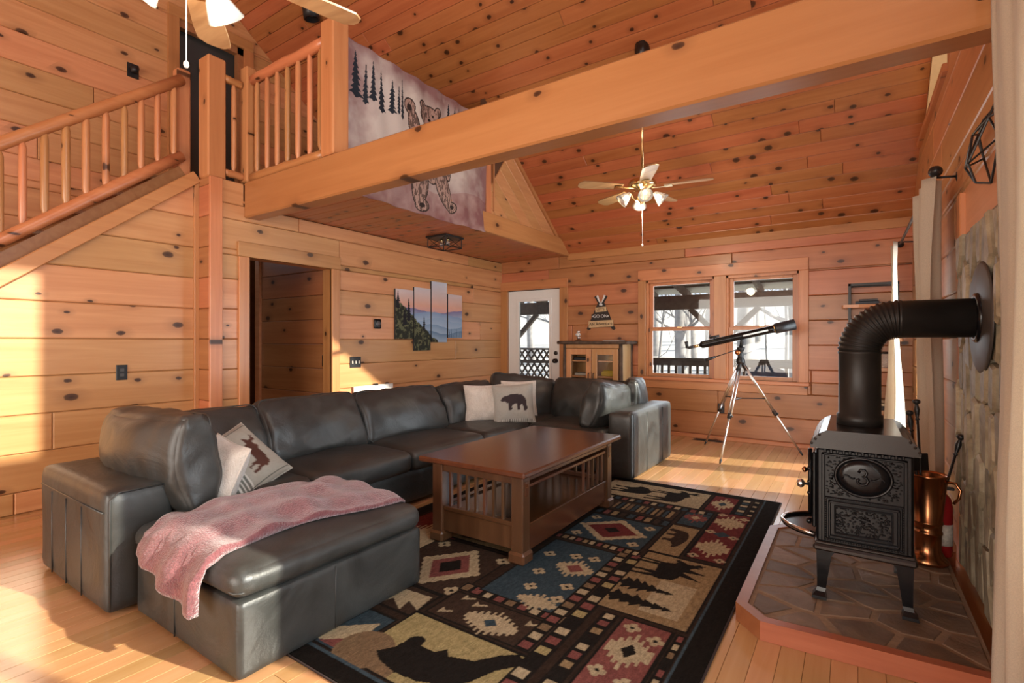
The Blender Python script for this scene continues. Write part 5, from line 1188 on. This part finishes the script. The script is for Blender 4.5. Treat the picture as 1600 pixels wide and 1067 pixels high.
# ------------------------------------------------------------------ wall art, plates, vent
arts = (('dark wooded slope', 4.27, 4.57, 1.23, 1.84), ('dawn sky over a spruce slope', 4.585, 4.88, 1.085, 1.885), ('tallest, with pale sky and blue ridges', 4.90, 5.20, 1.19, 1.99), ('blue misty ridges at the right end', 5.225, 5.52, 1.25, 1.845))
for k, (nm, y0, y1, z0, z1) in enumerate(arts):
    n1_, n2_ = 70, 150; Y_, Z_ = np.meshgrid(np.linspace(y0, y1, n1_), np.linspace(z0, z1, n2_), indexing='ij'); C = np.zeros(Y_.shape + (3,))
    v_ = (Z_ - 1.55) / .45; sky = np.stack([np.interp(v_, [0, .25, .55, 1], a) for a in ([.62, .72, .66, .55], [.36, .40, .52, .60], [.38, .30, .50, .70])], -1); C[:] = sky * (.92 + .12 * vnoise(Y_ * .4, Z_, 16, 2, 3))[..., None]
    for j, (base, am, fr_, col) in enumerate(((1.60, .025, 6, (.20, .17, .32)), (1.555, .03, 5, (.22, .32, .50)), (1.48, .03, 7, (.28, .40, .56)), (1.40, .03, 8, (.20, .31, .46)), (1.32, .025, 9, (.13, .22, .34)))):
        rid = base + am * np.sin(Y_ * fr_ + j * 2.1) + .02 * (vnoise(Y_, Y_ * 0 + j, 12, j, 3) - .5); mk = Z_ < rid; fade = np.clip((rid - Z_) / .12, 0, 1)[..., None]; C = np.where(mk[..., None], np.array(col) * (1 - fade) + np.array((.42, .52, .64)) * fade * .8 + np.array(col) * fade * .2, C)
    slope = 1.72 - (Y_ - 4.27) * .70 + .05 * (vnoise(Y_, Z_ * 0, 25, 5, 3) - .5); dk_ = Z_ < slope; tx = vnoise(Y_ * 1.0, Z_, 38, 8, 4)[..., None]
    C = np.where(dk_[..., None], np.where(tx > .55, (.13, .135, .075), (.028, .032, .024)), C)
    for j, (cy_, a_, b_, w_) in enumerate(((4.31, 1.60, 1.84, .045), (4.49, 1.45, 1.76, .06), (4.76, 1.33, 1.55, .035), (4.42, 1.4, 1.62, .05))): C[pip(pine_shape(cy_, a_, b_, w_, j + 30), Y_, Z_)] = (.018, .017, .022)
    for j in range(9): C[pip(pine_shape(5.22 + j * .036, 1.25, 1.33 + .03 * (j % 3), .018, j), Y_, Z_)] = (.09, .15, .24)
    t = thing('canvas_print', 'mountain canvas panel: ' + nm, 'wall art', (XL + .02, (y0 + y1) / 2, z0), 'four mountain canvas panels on the left wall')
    MB().box(XL + .021, XL + .0445, y0, y1, z0, z1).build('stretcher', mat('canvas_edge', (.03, .028, .03), .8), t)
    idx = np.arange(n1_ * n2_).reshape(n1_, n2_); link('print', np.stack([Y_ * 0 + XL + .0455, Y_, Z_], -1).reshape(-1, 3).tolist(), np.stack([idx[:-1, :-1], idx[1:, :-1], idx[1:, 1:], idx[:-1, 1:]], -1).reshape(-1, 4).tolist(), M['canvas'], t, col=C.reshape(-1, 3))
def plate(name, label, frame, u, v, w_, h_, toggles=1, outlet=False, m='black'):
    t = thing(name, label, 'outlet' if outlet else 'light switch', tuple(frame[0] + frame[1] * u + frame[2] * v)); O_, U_, V_, N_ = frame
    plank_obj([(u - w_ / 2, v - h_ / 2), (u + w_ / 2, v - h_ / 2), (u + w_ / 2, v + h_ / 2), (u - w_ / 2, v + h_ / 2)], frame, .008, .003, M[m], t, 'plate')
    for k in range(toggles):
        uu = u + (k - (toggles - 1) / 2) * .045
        if outlet:
            for dv in (-.02, .02): MB().prism([(uu - .014, v + dv - .012), (uu + .014, v + dv - .012), (uu + .014, v + dv + .012), (uu - .014, v + dv + .012)], frame, .004, .0105).build('socket', M['socket'], t)
        else: MB().prism([(uu - .007, v - .016), (uu + .007, v - .016), (uu + .007, v + .016), (uu - .007, v + .016)], frame, .006, .016).build('toggle', M['socket2'], t)
    return t
M['socket'] = mat('glossy_socket', (.10, .10, .10), .15); M['socket2'] = mat('ivory_toggle', (.55, .52, .46), .3)
plate('wall_outlet', 'black outlet plate low on the stair wall', (V3(XS + .02, 0, 0), ey, ez, ex), 1.59, .955, .075, .12, 1, True)
plate('wall_outlet', 'black outlet plate below the far window behind the tripod', (V3(0, YF - .02, 0), ex, ez, -ey), -1.33, .385, .075, .12, 1, True)
plate('switch_plate', 'black three-toggle switch plate on the left wall below the thermostat', fl[0:1] and (V3(XL + .02, 0, 0), ey, ez, ex), 3.695, .97, .15, .12, 3)
plate('switch_plate', 'black switch plate inside the hall opening', (V3(0, 3.402, 0), ex, ez, -ey), -4.74, .99, .075, .12, 1)
th = thing('thermostat', 'round-cornered black thermostat left of the mountain canvases', 'thermostat', (XL + .02, 4.0, 1.35)); Q = RZ(90) @ RX(90)
v_, f_ = rounded(.10, .115, .03, .014, 8, M=T(XL + .036, 4.0, 1.405) @ Q); link('housing', v_, f_, M['iron'], th, True); MB().lathe([(.033, 0), (.033, .003), (.001, .0035)], 24, T(XL + .051, 4.0, 1.405) @ RY(90)).build('dial', M['socket'], th, True)
wb = thing('white_board', 'white panel leaning on the left wall behind the sofa', 'panel', (XL + .06, 3.94, 0)); MB().box(XL + .03, XL + .06, 3.65, 4.22, .0, .70, .004).build('panel', M['white'], wb); MB().box(XL + .025, XL + .065, 3.94, 3.99, .695, .715, .003).build('clip', M['black'], wb)
vt = thing('floor_vent', 'dark slotted floor vent below the far window', 'vent', (-1.45, 6.42, 0)); MB().box(-1.63, -1.28, 6.36, 6.47, .0005, .004).build('frame', M['bronze'], vt)
for k in range(9): MB().box(-1.61, -1.30, 6.37 + k * .0105, 6.375 + k * .0105, .004, .006).build('slat', M['black'], vt)
sc_ = thing('wall_sconce', 'small black fixture on the upper wall above the stair rail', 'sconce', (XU + .02, 2.09, 3.86)); MB().box(XU + .02, XU + .035, 2.04, 2.14, 3.86, 4.0, .004).build('plate', M['black'], sc_); MB().lathe([(.03, 0), (.04, .05), (.034, .052), (.001, .02)], 14, T(XU + .07, 2.09, 3.90)).build('cup', M['black'], sc_, True)

# ------------------------------------------------------------------ lamps
lf = thing('flush_ceiling_lamp', 'black cage lamp flush under the loft ceiling', 'lamp', (-4.0, 4.51, 2.435)); lx, ly, lz = -4.0, 4.51, 2.434
MB().box(lx - .16, lx + .16, ly - .16, ly + .16, lz - .022, lz, .003).build('canopy', M['black'], lf)
zt, zl = lz - .02, lz - .13; cr = [(lx + s * .14, ly + t * .14) for s, t in ((-1, -1), (1, -1), (1, 1), (-1, 1))]
for k in range(4):
    (a, b), (c, d_) = cr[k], cr[(k + 1) % 4]; MB().tube([(a, b, zt), (a, b, zl)], .006, 6).build('cage_bar', M['black'], lf); MB().tube([(a, b, zl), (c, d_, zl)], .006, 6).build('cage_bar', M['black'], lf); MB().tube([(a, b, zt), (c, d_, zl)], .004, 6).tube([(a, b, zl), (c, d_, zt)], .004, 6).build('cage_cross', M['black'], lf)
for s in (-.05, .05):
    MB().lathe([(.015, zt - .035), (.015, zt)], 10, T(lx + s, ly, 0)).build('socket', M['brass'], lf, True); MB().ball((lx + s, ly, zt - .06), (.024, .024, .032), 10).build('bulb', M['shade'], lf, True)
sp = thing('ceiling_spotlight', 'black cylinder spotlight on the sloping ceiling', 'lamp', (-2.6, 3.33, 4.89)); Mx = T(-4.92 + .0, 3.36, rake(3.36) - .02)
def ray_pt(u, v, t):
    return Vector((-.5592 + .829 * (u - 800) / 790, .829 + .5592 * (u - 800) / 790, (533.5 - v) / 790)) * t + Vector((0, 0, 1.2))
p = Vector((-4.92, 3.34, rake(3.34) + .02)); sp.location = p; BASE[sp.name_full] = p.copy()
MB().lathe([(.05, 0), (.085, -.01), (.085, -.17), (.075, -.17), (.07, -.12), (.001, -.11)], 24, T(*p) @ RX(10)).build('can', M['black'], sp, True); MB().lathe([(.06, -.125), (.001, -.128)], 20, T(*p) @ RX(10)).build('lens', M['white'], sp, True)

def fan(label, cx, cy, hubz, blade_deg, chain, sh=20):
    zc = rake(cy) + .0 if cy > YR else rake(YR) - SL * (YR - cy)
    t = thing('ceiling_fan', label, 'ceiling fan', (cx, cy, hubz), 'brass ceiling fans')
    MB().tube([(cx, cy, hubz + .08), (cx, cy, zc - .06)], .0125, 12).build('downrod', M['brass'], t, True)
    MB().lathe([(.02, -.12), (.055, -.09), (.07, -.03), (.07, .04)], 20, T(cx, cy, zc)).build('ceiling_canopy', M['bronze'], t, True)
    MB().lathe([(.02, .10), (.05, .085), (.115, .06), (.128, .035), (.128, .010), (.112, -.005), (.06, -.018), (.055, -.03)], 28, T(cx, cy, hubz)).build('motor_housing', M['brass'], t, True)
    for k in range(5):
        Mb = T(cx, cy, hubz) @ RZ(blade_deg + 72 * k)
        ir = MB().box(.09, .24, -.012, .012, -.022, -.014, .002, Mb).box(.20, .27, -.035, .035, -.020, -.014, .002, Mb @ T(0, 0, 0)).build('blade_iron', M['brass'], t)
        P = [(.20, -.052), (.50, -.068), (.585, -.066), (.615, -.035), (.62, 0), (.615, .035), (.585, .066), (.50, .068), (.20, .052)]
        Fr = Mb @ RX(10); O_ = Fr @ Vector((0, 0, -.008)); R3 = Fr.to_3x3(); MB().prism(P, (O_, R3 @ ex, R3 @ ey, R3 @ ez), -.004, .004).build('blade', M['blade'], t)
    hubl = MB().lathe([(.03, -.03), (.032, -.06), (.045, -.075), (.05, -.11), (.035, -.13), (.02, -.15), (.022, -.165), (.001, -.17)], 20, T(cx, cy, hubz)).build('light_hub', M['brass'], t, True)
    for k in range(4):
        a = R(blade_deg + sh + 90 * k); d_ = Vector((math.cos(a), math.sin(a), 0)); c = Vector((cx, cy, hubz))
        ar = MB().tube([c + d_ * .03 + ez * -.10, c + d_ * .06 + ez * -.125, c + d_ * .085 + ez * -.10, c + d_ * .095 + ez * -.065, c + d_ * .115 + ez * -.055], .006, 8).build('lamp_arm', M['brass'], t, True)
        Mq = T(*(c + d_ * .11 + ez * -.055)) @ (d_ * .75 - ez * .66).to_track_quat('Z', 'Y').to_matrix().to_4x4()
        pr2 = [(.018, 0), (.026, .02), (.042, .05), (.054, .085), (.066, .115), (.064, .115), (.051, .085), (.039, .05), (.023, .02), (.015, .004)]
        seg = 32; vs, fs = [], []
        for i, (r_, z_) in enumerate(pr2):
            for q in range(seg): rr = r_ * (1 + (.035 if q % 2 else -.01) * min(1, z_ / .06)); vs.append((rr * math.cos(2 * PI * q / seg), rr * math.sin(2 * PI * q / seg), z_))
        for i in range(len(pr2) - 1):
            for q in range(seg): fs.append((i * seg + q, i * seg + (q + 1) % seg, (i + 1) * seg + (q + 1) % seg, (i + 1) * seg + q))
        s_ = MB().add(vs, fs, Mq).build('glass_shade', M['shade'], t, True); MB().ball((0, 0, .055), (.02, .02, .028), 10, Mq).build('bulb', M['bulb'], s_, True)
    pl = bpy.data.lights.new('fan_lamp_light', 'POINT'); pl.energy = 15; pl.color = (1, .80, .58); pl.shadow_soft_size = .08; po = bpy.data.objects.new('fan_lamp_light', pl); COL.objects.link(po); po.parent = t; po.location = (0, 0, -.24)
    MB().tube([(cx, cy, hubz - .17), (cx, cy, hubz - .17 - chain)], .0018, 6).lathe([(.002, .012), (.007, .006), (.009, -.004), (.006, -.012), (.001, -.014)], 10, T(cx, cy, hubz - .17 - chain)).build('pull_chain', M['white'], t, True)
    return t
fan('brass ceiling fan with glass shades beyond the big beam', -1.63, 4.59, 2.64, 8, .37); fan('near ceiling fan partly cut off by the top of the picture', -1.913, .82, 2.565, 74, .235, 41)
# ------------------------------------------------------------------ outside: porch and bare trees
M['porch'] = mat('weathered_porch_wood', (.16, .13, .11), .8, var=.25, vs=12); M['metal_roof'] = mat('galvanised_roof', (.42, .42, .36), .5, .2, var=.1); M['ground'] = mat('leaf_litter', (.58, .57, .56), 1, var=.25, vs=2)
M['trunk'] = mat('bare_tree_bark', (.34, .33, .33), .9, var=.3, vs=5)
struct('ground', MB().add([(-60, 9.6, -1.2), (60, 9.6, -1.2), (60, 70, 6), (-60, 70, 6)], [(0, 1, 2, 3)]), M['ground'], 'leaf covered hillside behind the porch')
struct('ground_side', MB().add([(1.5, -30, -1.2), (60, -30, -1.2), (60, 9.6, -1.2), (1.5, 9.6, -1.2)], [(0, 1, 2, 3)]), M['ground'], 'leaf covered ground beside the house')
dk2 = thing('porch_deck', 'grey board deck of the porch outside the far wall', 'deck', (-2, 8.2, -.1))
for k in range(19): MB().box(-7, 2.0, 6.72 + k * .145, 6.86 + k * .145, -.10, -.06).build('deck_board', M['porch'], dk2)
rf = thing('porch_roof', 'metal porch roof on rafters outside the far window', 'roof', (-2, 8.2, 2.3))
MB().add([(-7, 6.70, 2.62), (2, 6.70, 2.62), (2, 9.7, 2.10), (-7, 9.7, 2.10), (-7, 6.70, 2.64), (2, 6.70, 2.64), (2, 9.7, 2.12), (-7, 9.7, 2.12)], [(3, 2, 1, 0), (4, 5, 6, 7), (0, 1, 5, 4), (2, 3, 7, 6)]).build('roof_sheet', M['metal_roof'], rf)
for k in range(15):
    x = -6.8 + k * .61; MB().add([(x + i, y, z + j) for i in (0, .05) for y, z in ((6.70, 2.46), (9.6, 1.96)) for j in (0, .14)], [(0, 1, 3, 2), (4, 6, 7, 5), (0, 4, 5, 1), (2, 3, 7, 6), (0, 2, 6, 4), (1, 5, 7, 3)]).build('rafter', M['porch'], rf)
for y, z in ((7.3, 2.49), (7.95, 2.38), (8.6, 2.27), (9.2, 2.165)): MB().box(-7, 2, y, y + .09, z, z + .03).build('purlin', M['porch'], rf)
tag(MB().box(-7, 2, 9.25, 9.40, 1.78, 2.03).build('porch_beam', M['porch']), 'dark horizontal porch beam carrying the rafters', 'beam')
for k, (x, lab) in enumerate(((-1.86, 'porch post with a diagonal brace seen through the right sash'), (-6.2, 'porch post left of the entry door'), (1.6, 'porch post at the right porch end'))):
    t = thing('porch_post', lab, 'post', (x, 9.32, -.06)); MB().box(x - .07, x + .07, 9.25, 9.39, -.06, 1.78, .005).build('post', M['porch'], t)
    for s in (-1, 1): MB().box(-.045, .045, -.04, .04, 0, .74, .003, T(x + s * .04, 9.32, 1.26) @ RY(s * 45)).build('brace', M['porch'], t)
rl = thing('porch_railing', 'grey porch railing with square balusters outside the far window', 'railing', (-1, 9.3, -.06))
MB().box(-3.4, 2, 9.24, 9.38, .86, .90, .004).box(-3.4, 2, 9.29, 9.33, .76, .86).build('top_rail', M['porch'], rl); MB().box(-3.4, 2, 9.29, 9.33, .02, .10).build('bottom_rail', M['porch'], rl)
for k in range(42): x = -3.33 + k * .127; MB().box(x, x + .04, 9.29, 9.33, .10, .76).build('baluster', M['porch'], rl)
lt_ = thing('lattice_panel', 'grey diagonal lattice panel on the porch behind the glass door', 'lattice', (-5, 9.3, -.06))
for y, z0 in ((9.24, .9),): MB().box(-6.6, -3.45, 9.24, 9.38, 1.02, 1.06).box(-6.6, -3.45, 9.24, 9.38, .74, .80).build('rail', M['porch'], lt_)
for k in range(34):
    x = -7.4 + k * .155
    for s in (-1, 1):
        P = [(x - .025 - s * .4, 0), (x + .025 - s * .4, 0), (x + .025 + s * .4, 1.06), (x - .025 + s * .4, 1.06)]
        P = clip_poly(P, 1, 0, -3.45); P = clip_poly(P, -1, 0, 6.6) if len(P) > 2 else P
        if len(P) > 2 and abs(parea(P)) > 1e-4: MB().prism(P if parea(P) > 0 else P[::-1], (V3(0, 9.30 + .012 * s, 0), ex, ez, -ey), -.006, .006).build('lath', M['porch'], lt_)
pc = thing('patio_chair', 'rounded blue patio chair on the porch outside the right sash', 'chair', (-1.05, 8.6, -.06)); bl_ = mat('blue_sling', (.05, .08, .14), .6); px = -1.12
P = [(px - .30, .35), (px + .30, .35), (px + .32, .62), (px + .24, .76), (px + .10, .82), (px - .10, .82), (px - .24, .76), (px - .32, .62)]
MB().prism(P, (V3(0, 8.72, 0), ex, ez, ey), 0, .03).build('backrest', bl_, pc); MB().box(px - .30, px + .30, 8.22, 8.72, .33, .37, .01).build('seat', bl_, pc)
for x_, y_ in ((px - .28, 8.24), (px + .28, 8.24), (px - .28, 8.7), (px + .28, 8.7)): MB().tube([(x_, y_, -.06), (x_, y_, .34)], .015, 8).build('leg', M['black'], pc)

def tree(x, y, h_, r0, seed, lab):
    rs = random.Random(seed); gz = -1.2 + max(0, (y - 9.6)) * 7.2 / 60.4 - .1; mb_tr = MB(); mb_br = MB()
    p = Vector((x, y, gz)); pts = [p]; dirv = Vector((rs.uniform(-.06, .06), 0, 1))
    for k in range(10): p = p + dirv * h_ / 10; dirv = (dirv + Vector((rs.uniform(-.07, .07), rs.uniform(-.05, .05), .1))).normalized(); pts.append(p)
    mb_tr.tube(pts, [r0 * (1 - .75 * k / 10) for k in range(11)], 8)
    def br(p, d, L, r, dep):
        q = [p]
        for k in range(4): p = p + d * L / 4; d = (d + Vector((rs.uniform(-.3, .3), rs.uniform(-.3, .3), rs.uniform(-.05, .28)))).normalized(); q.append(p)
        mb_br.tube(q, [r * (1 - .2 * k) for k in range(5)], 4, cap=False)
        if dep:
            for k in range(rs.randint(2, 3)): j = rs.randint(1, 4); br(q[j], (d + Vector((rs.uniform(-1, 1), rs.uniform(-.8, .8), rs.uniform(-.2, .8)))).normalized(), L * rs.uniform(.5, .75), r * .5, dep - 1)
    for k in range(15):
        j = rs.randint(2, 9); a_ = rs.uniform(0, 2 * PI); br(pts[j], Vector((math.cos(a_), math.sin(a_), rs.uniform(.2, .9))).normalized(), h_ * rs.uniform(.08, .17), r0 * .28, 2)
    t = thing('bare_tree', lab, 'tree', (x, y, gz), 'bare winter trees beyond the porch'); mb_tr.build('trunk', M['trunk'], t, True); mb_br.build('branches', M['trunk'], t, True)
rt = random.Random(5)
spots = [(-3.6, 13.2, .17), (-2.35, 14.5, .24), (-.95, 13.4, .26), (-.2, 16, .2), (-7.2, 13.0, .16), (-8.6, 15.5, .2), (-6.2, 17, .17), (-9.6, 18.5, .2), (-4.8, 18, .2), (-3.1, 20, .22), (-1.6, 21, .2), (.9, 18, .2), (2.2, 15, .2), (-11.5, 15, .2), (-5.6, 22, .2), (-7.9, 24, .22), (.2, 24, .2), (-2.4, 27, .22), (-10.5, 26, .2), (-4.2, 29, .22), (2.6, 22, .2), (-13, 21, .2), (-6.8, 30, .2), (-.9, 31, .22)]
spots += [(-4.0 + .62 * k + .2 * (k % 3), 12.2 + (k * 1.7) % 6, .035 + .012 * (k % 3)) for k in range(8)] + [(-8.8 + .55 * k, 12.4 + (k * 2.3) % 5, .04) for k in range(6)]
panes = (('door glass', 815, 862), ('left window sash', 1020, 1113), ('right window sash', 1137, 1241)); lab_ = {}
def pix(x, y): d_ = -.5592 * x + .829 * y; return 800 + 790 * (.829 * x + .5592 * y) / d_
ORD = ('first', 'second', 'third', 'fourth', 'fifth', 'sixth', 'seventh', 'eighth', 'ninth', 'tenth', 'eleventh', 'twelfth', 'thirteenth', 'fourteenth')
for nm, a_, b_ in panes:
    for thick in (True, False):
        vis = sorted((pix(x, y), k) for k, (x, y, r0) in enumerate(spots) if a_ <= pix(x, y) <= b_ and (r0 > .1) == thick)
        for j, (_, k) in enumerate(vis): lab_[k] = '%s bare tree seen through the %s, %s %s trunk from its left' % ('thick grey' if thick else 'slender', nm, ORD[j], 'thick' if thick else 'thin')
for k, (x, y, r0) in enumerate(spots):
    if k not in lab_ and not any(a_ - 40 < pix(x, y) < b_ + 40 for _, a_, b_ in panes): continue
    tree(x, y, rt.uniform(9, 13), r0, 100 + k, lab_.get(k, 'bare grey winter tree on the slope, its trunk hidden behind the house wall'))
